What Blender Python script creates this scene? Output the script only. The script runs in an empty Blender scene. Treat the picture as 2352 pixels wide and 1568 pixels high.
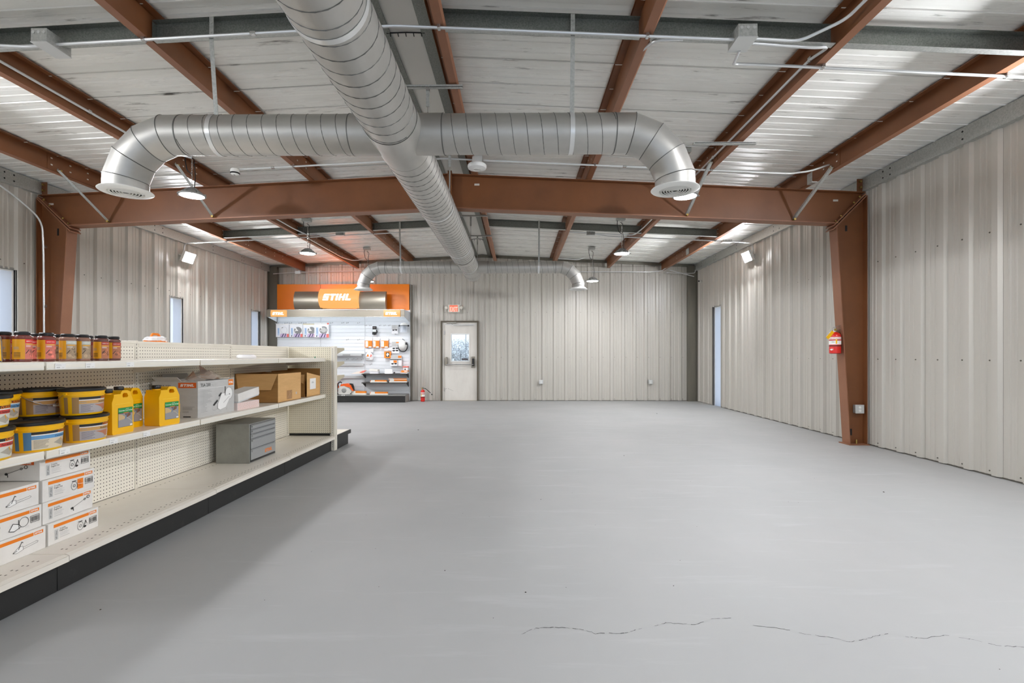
import bpy, math, random
from mathutils import Vector, Matrix
from mathutils.geometry import tessellate_polygon
R = math.radians
rnd = random.Random(7)
SC = bpy.context.scene
COL = SC.collection

# ------------------------------------------------------------------ camera, world, exposure
cam = bpy.data.cameras.new('camera'); cam.sensor_width = 36.0; cam.lens = 17.006
cam.shift_y = 32 / 2352; cam.clip_start = 0.05
camo = bpy.data.objects.new('camera', cam); COL.objects.link(camo)
camo.location = (0, 0, 1.22); camo.rotation_euler = (R(90), 0, R(0.62)); SC.camera = camo
SC.view_settings.view_transform = 'Standard'; SC.view_settings.look = 'None'
SC.view_settings.gamma = 1; SC.view_settings.use_curve_mapping = False
SC.view_settings.exposure = 0.38
SC.cycles.use_denoising = True
SC.cycles.max_bounces = 10; SC.cycles.diffuse_bounces = 6; SC.cycles.caustics_reflective = False
SC.cycles.caustics_refractive = False; SC.cycles.sample_clamp_indirect = 6
W = bpy.data.worlds.new('daylight'); SC.world = W; W.use_nodes = True
wn = W.node_tree.nodes; wl = W.node_tree.links
bg = wn['Background']; bg.inputs[1].default_value = 1.25
wc = wn.new('ShaderNodeTexCoord'); ws = wn.new('ShaderNodeSeparateXYZ'); wr = wn.new('ShaderNodeValToRGB')
wl.new(wc.outputs['Generated'], ws.inputs[0]); wl.new(ws.outputs[2], wr.inputs[0]); wl.new(wr.outputs[0], bg.inputs[0])
wr.color_ramp.elements[0].position = 0.0; wr.color_ramp.elements[0].color = (0.80, 0.885, 1.0, 1)
wr.color_ramp.elements[1].position = 0.6; wr.color_ramp.elements[1].color = (0.42, 0.62, 0.95, 1)
LAMP = 165.0      # emission of the hanging lamp lenses
FLOOD = 520.0     # emission of the wall flood lights
SIGN = 0.74        # emission of the lit sign panels
TUBE = 6.0       # emission of the tube below the display canopy
WR, WL, YB, YR = 4.81, -6.72, 13.05, -5.0      # right wall, left wall, back wall, rear wall
RX = -0.93                                      # ridge
def roof(x): return 3.93 - 0.048 * abs(x - RX)

# ------------------------------------------------------------------ materials
def lin(c):
    return tuple(((v / 255) / 12.92 if v / 255 <= .04045 else ((v / 255 + .055) / 1.055) ** 2.4) for v in c[:3]) + (1,)
_M = {}
def mat(name, c, rough=.5, metal=0., emis=None, strength=0., spec=.5, coat=0., alpha=1., trans=0.):
    if name in _M: return _M[name]
    m = bpy.data.materials.new(name); m.use_nodes = True
    b = m.node_tree.nodes['Principled BSDF']
    b.inputs['Base Color'].default_value = lin(c); b.inputs['Roughness'].default_value = rough
    b.inputs['Metallic'].default_value = metal; b.inputs['Specular IOR Level'].default_value = spec
    b.inputs['Coat Weight'].default_value = coat; b.inputs['Alpha'].default_value = alpha
    b.inputs['Transmission Weight'].default_value = trans
    if emis: b.inputs['Emission Color'].default_value = lin(emis); b.inputs['Emission Strength'].default_value = strength
    m.diffuse_color = lin(c); _M[name] = m
    return m
def vary(m, c2, scale=(3, 3, 3), amount=(.35, .65), detail=6, rough=None, bump=0., bscale=None, rot=(0, 0, 0)):
    """mix the base colour with c2 through a noise; optionally vary the roughness and add fine relief"""
    nt = m.node_tree; n = nt.nodes; l = nt.links; b = n['Principled BSDF']
    tc = n.new('ShaderNodeTexCoord'); mp = n.new('ShaderNodeMapping'); mp.inputs['Scale'].default_value = scale; mp.inputs['Rotation'].default_value = rot
    l.new(tc.outputs['Object'], mp.inputs[0])
    ns = n.new('ShaderNodeTexNoise'); ns.inputs['Scale'].default_value = 1; ns.inputs['Detail'].default_value = detail; ns.inputs['Roughness'].default_value = .62
    l.new(mp.outputs[0], ns.inputs['Vector'])
    rp = n.new('ShaderNodeValToRGB'); rp.color_ramp.elements[0].position = amount[0]; rp.color_ramp.elements[1].position = amount[1]
    src = b.inputs['Base Color'].links[0].from_socket if b.inputs['Base Color'].links else None
    l.new(ns.outputs[0], rp.inputs[0])
    mx = n.new('ShaderNodeMix'); mx.data_type = 'RGBA'
    l.new(rp.outputs[0], mx.inputs[0])
    if src: l.new(src, mx.inputs[6])
    else: mx.inputs[6].default_value = b.inputs['Base Color'].default_value
    mx.inputs[7].default_value = lin(c2)
    l.new(mx.outputs[2], b.inputs['Base Color'])
    if rough:
        mr = n.new('ShaderNodeMapRange'); mr.inputs[3].default_value = rough[0]; mr.inputs[4].default_value = rough[1]
        l.new(rp.outputs[0], mr.inputs[0]); l.new(mr.outputs[0], b.inputs['Roughness'])
    if bump:
        bp = n.new('ShaderNodeBump'); bp.inputs['Strength'].default_value = bump; bp.inputs['Distance'].default_value = .01
        if bscale:
            n2 = n.new('ShaderNodeTexNoise'); n2.inputs['Scale'].default_value = bscale; l.new(tc.outputs['Object'], n2.inputs['Vector']); l.new(n2.outputs[0], bp.inputs['Height'])
        else: l.new(ns.outputs[0], bp.inputs['Height'])
        l.new(bp.outputs[0], b.inputs['Normal'])
    return m
def peg(m, ax):
    """one inch grid of small round holes, dark, over the part's own axes (0 = x, 1 = y)"""
    nt = m.node_tree; n = nt.nodes; l = nt.links; b = n['Principled BSDF']
    tc = n.new('ShaderNodeTexCoord'); sp = n.new('ShaderNodeSeparateXYZ'); l.new(tc.outputs['Object'], sp.inputs[0])
    def op(o, a, c=None):
        k = n.new('ShaderNodeMath'); k.operation = o
        for i, v in ((0, a), (1, c)):
            if v is None: continue
            if isinstance(v, (int, float)): k.inputs[i].default_value = v
            else: l.new(v, k.inputs[i])
        return k.outputs[0]
    def cell(o): return op('SUBTRACT', op('FRACT', op('DIVIDE', o, .0254)), .5)
    a, c = cell(sp.outputs[ax]), cell(sp.outputs[2])
    d = op('ADD', op('MULTIPLY', a, a), op('MULTIPLY', c, c))
    h = op('LESS_THAN', d, .0225)
    mx = n.new('ShaderNodeMix'); mx.data_type = 'RGBA'; l.new(h, mx.inputs[0])
    mx.inputs[6].default_value = b.inputs['Base Color'].default_value; mx.inputs[7].default_value = lin((40, 36, 30))
    l.new(mx.outputs[2], b.inputs['Base Color'])
    return m
BROWN = vary(mat('red_oxide_primer', (127, 79, 46), .42), (108, 66, 38), (1.3, 1.3, 1.3), (.3, .75), rough=(.36, .5))
BROWNF = vary(mat('red_oxide_primer_pale', (148, 101, 74), .5), (130, 87, 62), (2, 2, 2), (.3, .75))  # paler primer for lower and inner flanges and plates
GALV = vary(mat('galvanised_dark', (142, 146, 140), .46, .6), (112, 116, 112), (90, 90, 90), (.35, .7), detail=3)
GALVL = vary(mat('galvanised_light', (192, 194, 190), .42, .45), (166, 169, 165), (60, 60, 60), (.35, .7), detail=3)
DUCT = vary(mat('spiral_duct_zinc', (194, 192, 187), .44, .72), (176, 175, 170), (2.2, 2.2, 5), (.3, .75), rough=(.4, .5))
SEAM = mat('duct_seam', (112, 112, 109), .5, .6)
EMT = mat('emt_conduit', (214, 216, 216), .32, .55)
WALLM = vary(mat('liner_panel_paint', (194, 190, 181), .32), (185, 181, 172), (.6, .6, .35), (.3, .75), rough=(.28, .42))
SLAB = mat('wall_core', (150, 146, 138), .8)
CEILM = vary(vary(mat('roof_panel_white', (244, 244, 239), .36), (226, 226, 220), (.5, 5, 5), (.42, .8), rough=(.26, .45)),
             (112, 108, 100), (2.4, 18, 3), (.62, .74), detail=8)
TRIMD = vary(mat('dark_galvanised_column', (128, 124, 112), .45, .4), (104, 101, 92), (4, 4, .6), (.3, .7))
WHITE = mat('white_enamel', (232, 232, 228), .35)
BEIGE = vary(mat('shelf_enamel', (234, 229, 216), .36), (228, 222, 208), (3, 3, 3), (.35, .7))
DECKM = vary(mat('deck_enamel', (238, 232, 221), .3), (231, 224, 212), (4, 4, 4), (.35, .75))
PEGY = peg(mat('pegboard_long', (242, 237, 224), .55), 1)
PEGX = peg(mat('pegboard_end', (228, 221, 200), .55), 0)
BLACK = mat('black_plastic', (22, 22, 23), .38)
KICK = vary(mat('black_kick_plate', (34, 34, 33), .5), (58, 57, 54), (2, 9, 9), (.6, .85))
RUBBER = mat('black_rubber', (16, 16, 17), .6)
CHROME = mat('bright_steel', (200, 200, 198), .25, .9)
BRASSB = mat('zinc_yellow_bolt', (176, 150, 84), .4, .7)
LENS = mat('lamp_lens', (255, 255, 255), .5, emis=(250, 251, 255), strength=LAMP)
FLENS = mat('flood_lens', (255, 255, 255), .5, emis=(248, 250, 255), strength=FLOOD)
ORANGE = mat('orange_print', (240, 130, 20), .45)
ORANGEP = vary(mat('orange_panel', (252, 138, 8), .42), (244, 130, 6), (1, 1, 1), (.3, .7))
PRW = mat('white_print', (244, 243, 240), .5)
PRK = mat('black_print', (30, 29, 28), .5)
PRG = mat('grey_print', (150, 149, 147), .5)
PRGL = mat('light_grey_print', (196, 196, 194), .5)
CARTON = vary(mat('white_carton', (236, 233, 228), .6), (226, 222, 216), (5, 5, 5), (.4, .7))
KRAFT = vary(mat('kraft_cardboard', (220, 174, 114), .7), (208, 162, 102), (6, 6, 30), (.35, .7))
KRAFTD = vary(mat('kraft_shaded', (168, 122, 64), .75), (154, 110, 56), (6, 6, 30), (.35, .7))  # darker kraft: shade painted onto the near, rear and inner sides
YEL = mat('yellow_plastic', (246, 188, 8), .36)
YELD = mat('yellow_ochre_print', (226, 160, 16), .42)
RED = mat('extinguisher_red', (214, 30, 18), .28, coat=.3)
GLASS = mat('clear_pane', (240, 246, 248), .03, trans=1.0, spec=.5)

# ------------------------------------------------------------------ mesh collecting
class MB:
    def __init__(s): s.v = []; s.f = []; s.mi = []
    def add(s, vs, fs, mi=0):
        k = len(s.v); s.v += [tuple(p) for p in vs]
        for f in fs: s.f.append(tuple(i + k for i in f)); s.mi.append(mi)
        return s
    def box(s, x0, x1, y0, y1, z0, z1, mi=0):
        return s.add([(x0, y0, z0), (x1, y0, z0), (x1, y1, z0), (x0, y1, z0), (x0, y0, z1), (x1, y0, z1), (x1, y1, z1), (x0, y1, z1)],
                     [(0, 3, 2, 1), (4, 5, 6, 7), (0, 1, 5, 4), (1, 2, 6, 5), (2, 3, 7, 6), (3, 0, 4, 7)], mi)
    def prism(s, pts, axis, a, b, mi=0, holes=()):
        """pts (2D) extruded along axis from a to b; x: (y,z)  y: (x,z)  z: (x,y)"""
        def P(p, t): return {'x': (t, p[0], p[1]), 'y': (p[0], t, p[1]), 'z': (p[0], p[1], t)}[axis]
        loops = [list(pts)] + [list(h) for h in holes]
        allp = [p for q in loops for p in q]; n = len(allp)
        tri = tessellate_polygon([[Vector((p[0], p[1], 0)) for p in q] for q in loops])
        fs = [tuple(t) for t in tri] + [tuple(i + n for i in reversed(t)) for t in tri]
        k = 0
        for q in loops:
            m = len(q)
            for i in range(m): j = (i + 1) % m; fs.append((k + i, k + j, k + j + n, k + i + n))
            k += m
        return s.add([P(p, a) for p in allp] + [P(p, b) for p in allp], fs, mi)
    def bar(s, p0, p1, w, h, mi=0, up=(0, 0, 1)):
        p0, p1 = Vector(p0), Vector(p1); d = (p1 - p0).normalized(); u = Vector(up)
        r = d.cross(u)
        if r.length < 1e-4: r = d.cross(Vector((0, 1, 0)))
        r.normalize(); u = r.cross(d)
        c = [(-w / 2, -h / 2), (w / 2, -h / 2), (w / 2, h / 2), (-w / 2, h / 2)]
        return s.add([p + r * a + u * b for p in (p0, p1) for a, b in c], [(0, 3, 2, 1), (4, 5, 6, 7), (0, 1, 5, 4), (1, 2, 6, 5), (2, 3, 7, 6), (3, 0, 4, 7)], mi)
    def tube(s, path, r, n=8, mi=0, cap=True, closed=False):
        P = [Vector(p) for p in path]; m = len(P); rs = r if isinstance(r, (list, tuple)) else [r] * m
        ref = None; vs = []
        for i in range(m):
            if closed: t = P[(i + 1) % m] - P[i - 1]
            else: t = P[min(i + 1, m - 1)] - P[max(i - 1, 0)]
            t.normalize()
            if ref is None:
                a = Vector((0, 0, 1)) if abs(t.z) < .9 else Vector((1, 0, 0)); ref = t.cross(a).normalized()
            else:
                ref = (ref - t * ref.dot(t)).normalized()
            b = t.cross(ref)
            vs += [P[i] + (ref * math.cos(2 * math.pi * k / n) + b * math.sin(2 * math.pi * k / n)) * rs[i] for k in range(n)]
        fs = []
        for i in range(m if closed else m - 1):
            a, c = i * n, ((i + 1) % m) * n
            fs += [(a + k, a + (k + 1) % n, c + (k + 1) % n, c + k) for k in range(n)]
        if cap and not closed: fs += [tuple(range(n - 1, -1, -1)), tuple(range((m - 1) * n, m * n))]
        return s.add(vs, fs, mi)
    def lathe(s, prof, n=24, c=(0, 0, 0), axis='z', mi=0, sx=1., sy=1., a0=0., a1=360.):
        full = abs(a1 - a0) >= 360; k = n if full else n + 1
        vs = []
        for r, z in prof:
            for i in range(k):
                a = R(a0 + (a1 - a0) * i / n); x, y = r * math.cos(a) * sx, r * math.sin(a) * sy
                q = {'z': (x, y, z), 'y': (x, z, y), 'x': (z, x, y)}[axis]
                vs.append((q[0] + c[0], q[1] + c[1], q[2] + c[2]))
        fs = []
        for j in range(len(prof) - 1):
            for i in range(n):
                i2 = (i + 1) % k
                fs.append((j * k + i, j * k + i2, (j + 1) * k + i2, (j + 1) * k + i))
        return s.add(vs, fs, mi)
    def cyl(s, p0, p1, r, n=16, mi=0): return s.tube([p0, p1], r, n, mi)
    def xf(s, M):
        s.v = [tuple(M @ Vector(p)) for p in s.v]; return s

def tag(o, label=None, cat=None, group=None, kind=None):
    if label: o['label'] = label
    if cat: o['category'] = cat
    if group: o['group'] = group
    if kind: o['kind'] = kind
    return o
WO = {}
def T(name, label, cat, loc=(0, 0, 0), rot=0, group=None):
    o = bpy.data.objects.new(name, None); COL.objects.link(o); o.location = loc; o.rotation_euler = (0, 0, R(rot))
    o.empty_display_size = .1; WO[o] = Vector(loc)
    return tag(o, label, cat, group)
def P(parent, name, mb, mats, w=False, bev=0, smooth=True, ang=38, label=None, kind=None, org=None, seg=2, hard=False):
    """one mesh object; w: the coordinates are world coordinates (unrotated parents only); org: the part's own origin"""
    me = bpy.data.meshes.new(name)
    off = WO.get(parent, Vector((0, 0, 0))) if (parent and w) else Vector((0, 0, 0))
    o0 = Vector(org) if org else Vector((0, 0, 0))
    if not parent and not org:
        xs, ys, zs = zip(*mb.v); o0 = Vector(((min(xs) + max(xs)) / 2, (min(ys) + max(ys)) / 2, min(zs)))
    if org and w: loc = o0 - off; sub = o0
    elif org: loc = o0; sub = o0
    elif not parent: loc = o0; sub = o0
    else: loc = Vector((0, 0, 0)); sub = off
    me.from_pydata([tuple(Vector(p) - sub) for p in mb.v], [], mb.f)
    mats = mats if isinstance(mats, (list, tuple)) else [mats]
    for m in mats: me.materials.append(m)
    if len(mats) > 1: me.polygons.foreach_set('material_index', mb.mi)
    if smooth:
        me.polygons.foreach_set('use_smooth', [True] * len(me.polygons)); me.set_sharp_from_angle(angle=R(ang))
    me.update()
    o = bpy.data.objects.new(name, me); COL.objects.link(o); o.location = loc
    if parent: o.parent = parent
    WO[o] = (WO.get(parent, Vector((0, 0, 0))) if parent else Vector((0, 0, 0))) + loc
    if bev:
        b = o.modifiers.new('bevel', 'BEVEL'); b.width = bev; b.segments = seg; b.limit_method = 'ANGLE'; b.angle_limit = R(40); b.harden_normals = hard
    return tag(o, label, None, None, kind)
def S(name, mb, mats, label=None, cat=None, **k):
    o = P(None, name, mb, mats, **k); return tag(o, label, cat, None, 'structure')
KIDS = {}
def dup(root, loc, rot=None, label=None, group=None):
    """copy of a thing with copies of its parts and their sub-parts"""
    def cp(o, par):
        c = o.copy(); COL.objects.link(c); c.parent = par
        for ch in o.children: cp(ch, c)
        return c
    r = cp(root, None); r.location = loc
    if rot is not None: r.rotation_euler = (0, 0, R(rot))
    if label: r['label'] = label
    if group: r['group'] = group
    WO[r] = Vector(loc)
    return r

# ------------------------------------------------------------------ flat print
_TX = {}
def text_mesh(s, bold=.0):
    key = (s, bold)
    if key not in _TX:
        cu = bpy.data.curves.new('lettering', 'FONT'); cu.body = s; cu.size = 1; cu.offset = bold; cu.resolution_u = 2
        o = bpy.data.objects.new('lettering', cu); COL.objects.link(o)
        dg = bpy.context.evaluated_depsgraph_get(); me = o.evaluated_get(dg).to_mesh()
        vs = [(v.co.x, v.co.y) for v in me.vertices]; fs = [tuple(p.vertices) for p in me.polygons]
        o.evaluated_get(dg).to_mesh_clear(); bpy.data.objects.remove(o); bpy.data.curves.remove(cu)
        xs = [v[0] for v in vs] or [0]; ys = [v[1] for v in vs] or [0]
        _TX[key] = (vs, fs, min(xs), max(xs), min(ys), max(ys))
    return _TX[key]
LOGO = []
def _logo():
    x = 0
    def r(x0, y0, x1, y1): LOGO.append([(x0, y0), (x1, y0), (x1, y1), (x0, y1)])
    t = .25
    r(0, 0, .78, t); r(0, .375, .78, .375 + t); r(.06, 1 - t, .84, 1); r(0, .375, .27, 1 - .02); r(.51, .02, .78, .6)
    r(.93, 1 - t, 1.72, 1); r(1.18, 0, 1.46, .9)
    r(1.82, 0, 2.1, 1)
    r(2.24, 0, 2.52, 1); r(2.80, 0, 3.08, 1); r(2.4, .37, 2.9, .62)
    r(3.22, 0, 3.5, 1); r(3.3, 0, 3.98, t)
    for q in LOGO:
        for i, p in enumerate(q): q[i] = ((p[0] + .24 * p[1]) / 4.2, p[1])
_logo()
class Art:
    """2D drawing; build() lays it on a surface through f(x, y, lift)"""
    def __init__(s, xs=1., step=None): s.it = []; s.mats = []; s.xs = xs; s.step = step   # xs: drawing units of x per metre; step: slice width on curved surfaces
    def _m(s, m):
        if m not in s.mats: s.mats.append(m)
        return s.mats.index(m)
    def raw(s, vs, fs, m, ly): s.it.append((vs, fs, s._m(m), ly + .02 * len(s.it)))     # every mark lies a hair above the one before
    def rect(s, x0, y0, x1, y1, m, ly=1, nx=1):
        vs = []; fs = []
        for i in range(nx + 1):
            x = x0 + (x1 - x0) * i / nx; vs += [(x, y0), (x, y1)]
            if i: fs.append((2 * i - 2, 2 * i, 2 * i + 1, 2 * i - 1))
        s.raw(vs, fs, m, ly)
    def poly(s, pts, m, ly=1):
        tri = tessellate_polygon([[Vector((p[0], p[1], 0)) for p in pts]]); s.raw(list(pts), [tuple(t) for t in tri], m, ly)
    def disc(s, x, y, rx, ry, m, ly=1, n=18): s.poly([(x + rx * math.cos(2 * math.pi * i / n), y + ry * math.sin(2 * math.pi * i / n)) for i in range(n)], m, ly)
    def line(s, pts, w, m, ly=1, closed=False):
        q = list(pts) + ([pts[0]] if closed else [])
        for a, b in zip(q, q[1:]):
            dx, dy = (b[0] - a[0]) / s.xs, b[1] - a[1]; L = math.hypot(dx, dy) or 1; nx, ny = -dy / L * w / 2 * s.xs, dx / L * w / 2
            ex, ey = dx / L * w / 2 * s.xs, dy / L * w / 2
            s.raw([(a[0] - ex + nx, a[1] - ey + ny), (a[0] - ex - nx, a[1] - ey - ny), (b[0] + ex - nx, b[1] + ey - ny), (b[0] + ex + nx, b[1] + ey + ny)], [(0, 1, 2, 3)], m, ly)
    def ring(s, x, y, r, w, m, ly=1, n=20, sy=1.): s.line([(x + r * math.cos(2 * math.pi * i / n), y + sy * r * math.sin(2 * math.pi * i / n)) for i in range(n)], w, m, ly, True)
    def text(s, t, x, y, h, m, ly=2, wmax=None, bold=.0, slant=0., rot=False, center=False):
        vs, fs, x0, x1, y0, y1 = text_mesh(t, bold)
        k = h / .72; kx = k * s.xs
        if wmax and (x1 - x0) * kx > wmax: kx = wmax / (x1 - x0)
        ox = x - ((x1 - x0) * kx / 2 if center else 0)
        pv = [((v[0] - x0) * kx + slant * v[1] * k * s.xs, v[1] * k) for v in vs]
        if rot: pv = [(-b, a) for a, b in pv]; ox = x
        s.raw([(ox + a, y + b) for a, b in pv], fs, m, ly)
    def logo(s, x, y, w, h, m, ly=2):
        for q in LOGO: s.raw([(x + a * w, y + b * h) for a, b in q], [(0, 1, 2, 3)], m, ly)
    def lines(s, x, y, w, dy, n, th, m, ly=2, jag=.3):
        for i in range(n):
            s.rect(x, y - i * dy, x + w * (1 - jag * rnd.random()), y - i * dy + th, m, ly)
    def barcode(s, x, y, w, h, frame=True):
        if frame: s.line([(x, y), (x + w, y), (x + w, y + h), (x, y + h)], .0022, PRK, 2, True)
        q = x + .06 * w
        while q < x + .94 * w:
            t = w * rnd.choice((.015, .03, .045)); s.rect(q, y + .14 * h, q + t, y + .86 * h, PRK, 2); q += t + w * rnd.choice((.03, .045))
    def build(s, parent, name, f, lift=.0004, w=False, label=None, base=.0004):
        mb = MB(); its = s.it
        if s.step:
            its = []
            for vs, fs, mi, ly in s.it:
                nv = []; nf = []
                for fc in fs:
                    q = [vs[i] for i in fc]; i0, i1 = math.floor(min(a for a, b in q) / s.step), math.floor(max(a for a, b in q) / s.step - 1e-6)
                    for c in range(i0, i1 + 1):
                        r_ = q
                        for lim, sg in ((c * s.step, 1), ((c + 1) * s.step, -1)):
                            o_ = []
                            for (ax, ay), (bx, by) in zip(r_, r_[1:] + r_[:1]):
                                da, db = sg * (ax - lim), sg * (bx - lim)
                                if da >= 0: o_.append((ax, ay))
                                if da * db < 0: t_ = da / (da - db); o_.append((ax + (bx - ax) * t_, ay + (by - ay) * t_))
                            r_ = o_
                            if len(r_) < 3: break
                        if len(r_) >= 3: k_ = len(nv); nv += r_; nf.append(tuple(range(k_, k_ + len(r_))))
                its.append((nv, nf, mi, ly))
        for vs, fs, mi, ly in its: mb.add([f(x, y, base + ly * lift) for x, y in vs], fs, mi)
        return P(parent, name, mb, s.mats, w=w, smooth=False, label=label)
def plane(o, ux, uy, n):
    o, ux, uy, n = Vector(o), Vector(ux), Vector(uy), Vector(n)
    return lambda x, y, d: o + ux * x + uy * y + n * d
def faceX(x, y0, z0): return plane((x, y0, z0), (0, 1, 0), (0, 0, 1), (1, 0, 0))       # faces +x
def faceY(y, x0, z0): return plane((x0, y, z0), (1, 0, 0), (0, 0, 1), (0, -1, 0))      # faces -y
def arc(cx, cy, rx, ry, z0, r2=None, h=1.):
    """wrap onto an upright oval; x is in radians, angle 0 = +x"""
    def f(x, y, d):
        k = 1 if r2 is None else 1 + (r2 - 1) * y / h
        return (cx + (rx * k + d) * math.cos(x), cy + (ry * k + d) * math.sin(x), z0 + y)
    return f
def bend(pts, r=.06, n=5):
    """round the corners of a polyline"""
    Q = [Vector(p) for p in pts]; out = [Q[0]]
    for a, b, c in zip(Q, Q[1:], Q[2:]):
        d1, d2 = (a - b), (c - b); k = min(r, d1.length * .45, d2.length * .45); d1.normalize(); d2.normalize()
        p, q = b + d1 * k, b + d2 * k
        for i in range(n + 1):
            t = i / n; out.append(p * (1 - t) ** 2 + b * 2 * t * (1 - t) + q * t * t)
    out.append(Q[-1]); return out
# ================================================================== SETTING
fl = MB().box(WL - .2, WR + .2, YR - .2, YB + .2, -.15, 0)
FLOORM = vary(vary(vary(mat('grey_floor_paint', (165, 165, 164), .6, spec=.3), (158, 159, 158), (.55, .55, 1), (.3, .75), rough=(.5, .66)),
              (172, 173, 173), (1.1, 9, 1), (.56, .78), rot=(0, 0, R(64)), detail=8), (144, 145, 144), (1.6, 14, 1), (.66, .86), rot=(0, 0, R(-20)), detail=9)
floor = S('floor', fl, FLOORM, 'grey painted concrete floor with fine trowel marks', 'floor', org=(0, 0, 0))
crack = [(0.019, 2.118), (0.082, 2.166), (0.17, 2.174), (0.276, 2.161), (0.347, 2.125), (0.473, 2.133), (0.571, 2.178), None, (0.62, 2.19), (0.679, 2.215), (0.803, 2.202), (0.913, 2.254), (0.995, 2.259), None, (1.066, 2.198), (1.189, 2.171), (1.262, 2.132), (1.345, 2.113), (1.415, 2.078), (1.501, 2.095), (1.56, 2.125), (1.624, 2.136), None, (1.684, 2.117), (1.749, 2.104), (1.866, 2.132), (1.95, 2.1), (2.019, 2.057), (2.119, 2.046)]
ck = MB(); prev = None
for p in crack:
    if p and prev:
        n = 7; q0 = prev
        for i in range(1, n + 1):
            t = i / n; q = (prev[0] + (p[0] - prev[0]) * t + rnd.uniform(-.004, .004), prev[1] + (p[1] - prev[1]) * t + rnd.uniform(-.004, .004))
            if rnd.random() < .78: 
                wd = rnd.uniform(.0007, .0026 if p[0] < .6 else .0018); ck.add([(q0[0], q0[1] - wd, .0006), (q[0], q[1] - wd, .0006), (q[0], q[1] + wd, .0006), (q0[0], q0[1] + wd, .0006)], [(0, 1, 2, 3)])
            q0 = q
    prev = p
P(floor, 'crack', ck, mat('crack_dark', (66, 66, 64), .8), smooth=False, kind='stuff')
sk = MB()
for x, y, r in ((.043, 2.492, .005), (.828, 2.571, .003), (-.41, 2.739, .004), (2.92, 10.147, .012), (3.27, 4.352, .008), (-2.0, 2.3, .004), (-1.62, 7.9, .012), (1.3, 5.9, .006), (.2, 4.1, .004)):
    sk.lathe([(r, 0), (r * .7, r * .5), (0.0001, r * .6)], 7, (x, y, .0003))
for i in range(46):
    sk.lathe([(.0025, 0), (.0001, .0016)], 5, (rnd.uniform(-2, 4.6), rnd.uniform(1.9, 9), .0003))
P(floor, 'specks', sk, mat('speck', (70, 66, 60), .8), kind='stuff')

def boxes_with_openings(mb, axis, f0, f1, s0, s1, z1, ops):
    """solid wall from s0 to s1, leaving openings (sa, sb, za, zb)"""
    def bx(a, b, c, d):
        if b - a > 1e-4 and d - c > 1e-4:
            if axis == 'x': mb.box(f0, f1, a, b, c, d)
            else: mb.box(a, b, f0, f1, c, d)
    cur = s0
    for a, b, c, d in sorted(ops):
        bx(cur, a, 0, z1); bx(a, b, 0, c); bx(a, b, d, z1); cur = b
    bx(cur, s1, 0, z1)
PITCH = .3048
PROF = [(0, .0), (.024, .032), (.086, .032), (.110, 0), (.160, 0), (.168, .006), (.184, .006), (.192, 0), (.222, 0), (.230, .006), (.246, .006), (.254, 0)]
def prof_at(s):
    t = s % PITCH; q = PROF + [(PITCH, 0)]
    for a, b in zip(q, q[1:]):
        if a[0] <= t <= b[0]: return a[1] + (b[1] - a[1]) * (t - a[0]) / (b[0] - a[0])
    return 0
def wall_panels(parent, axis, fixed, sgn, s0, s1, top, ops, phase=0.):
    """ribbed liner panels 0.914 m wide, one object each; sgn: direction of the ribs into the room"""
    wdt = PITCH * 3; k = math.floor((s0 - phase) / wdt); a = phase + k * wdt
    while a < s1 - .01:
        b = a + wdt; lo, hi = max(a, s0), min(b, s1)
        cuts = {lo, hi - .0025}
        for j in range(4):
            for q in PROF:
                s = a + j * PITCH + q[0]
                if lo < s < hi - .0025: cuts.add(s)
        for o in ops:
            for s in o[:2]:
                if lo < s < hi - .0025: cuts.add(s)
        cs = sorted(cuts); mb = MB()
        def pt(s, z): d = fixed + sgn * (prof_at(s - phase) + .004); return (d, s, z) if axis == 'x' else (s, d, z)
        for u, v in zip(cs, cs[1:]):
            if v - u < 1e-4: continue
            m = (u + v) / 2; o = [q for q in ops if q[0] <= m <= q[1]]
            spans = [(.012, None)] if not o else ([(.012, o[0][2])] if o[0][2] > .05 else []) + [(o[0][3], None)]
            for z0, z1 in spans:
                mb.add([pt(u, z0), pt(v, z0), pt(v, z1 if z1 else top(v)), pt(u, z1 if z1 else top(u))], [(0, 1, 2, 3)])
        if mb.f: P(parent, 'wall_panel', mb, WALLM, w=True, ang=20)
        a = b
def screws(parent, axis, fixed, sgn, s0, s1, zs, ops, phase):
    mb = MB(); s = phase + math.ceil((s0 - phase) / PITCH) * PITCH + .135
    while s < s1 - .05:
        for z in zs:
            if any(o[0] - .05 < s < o[1] + .05 and o[2] - .05 < z < o[3] + .05 for o in ops): continue
            c = (fixed + sgn * .004, s, z) if axis == 'x' else (s, fixed + sgn * .004, z)
            mb.lathe([(.008, 0), (.008, sgn * .004), (.005, sgn * .008), (.0001, sgn * .009)], 6, c, axis)
        s += PITCH
    P(parent, 'panel_screws', mb, mat('screw_head', (120, 116, 108), .4, .6), w=True, kind='stuff')

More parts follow.
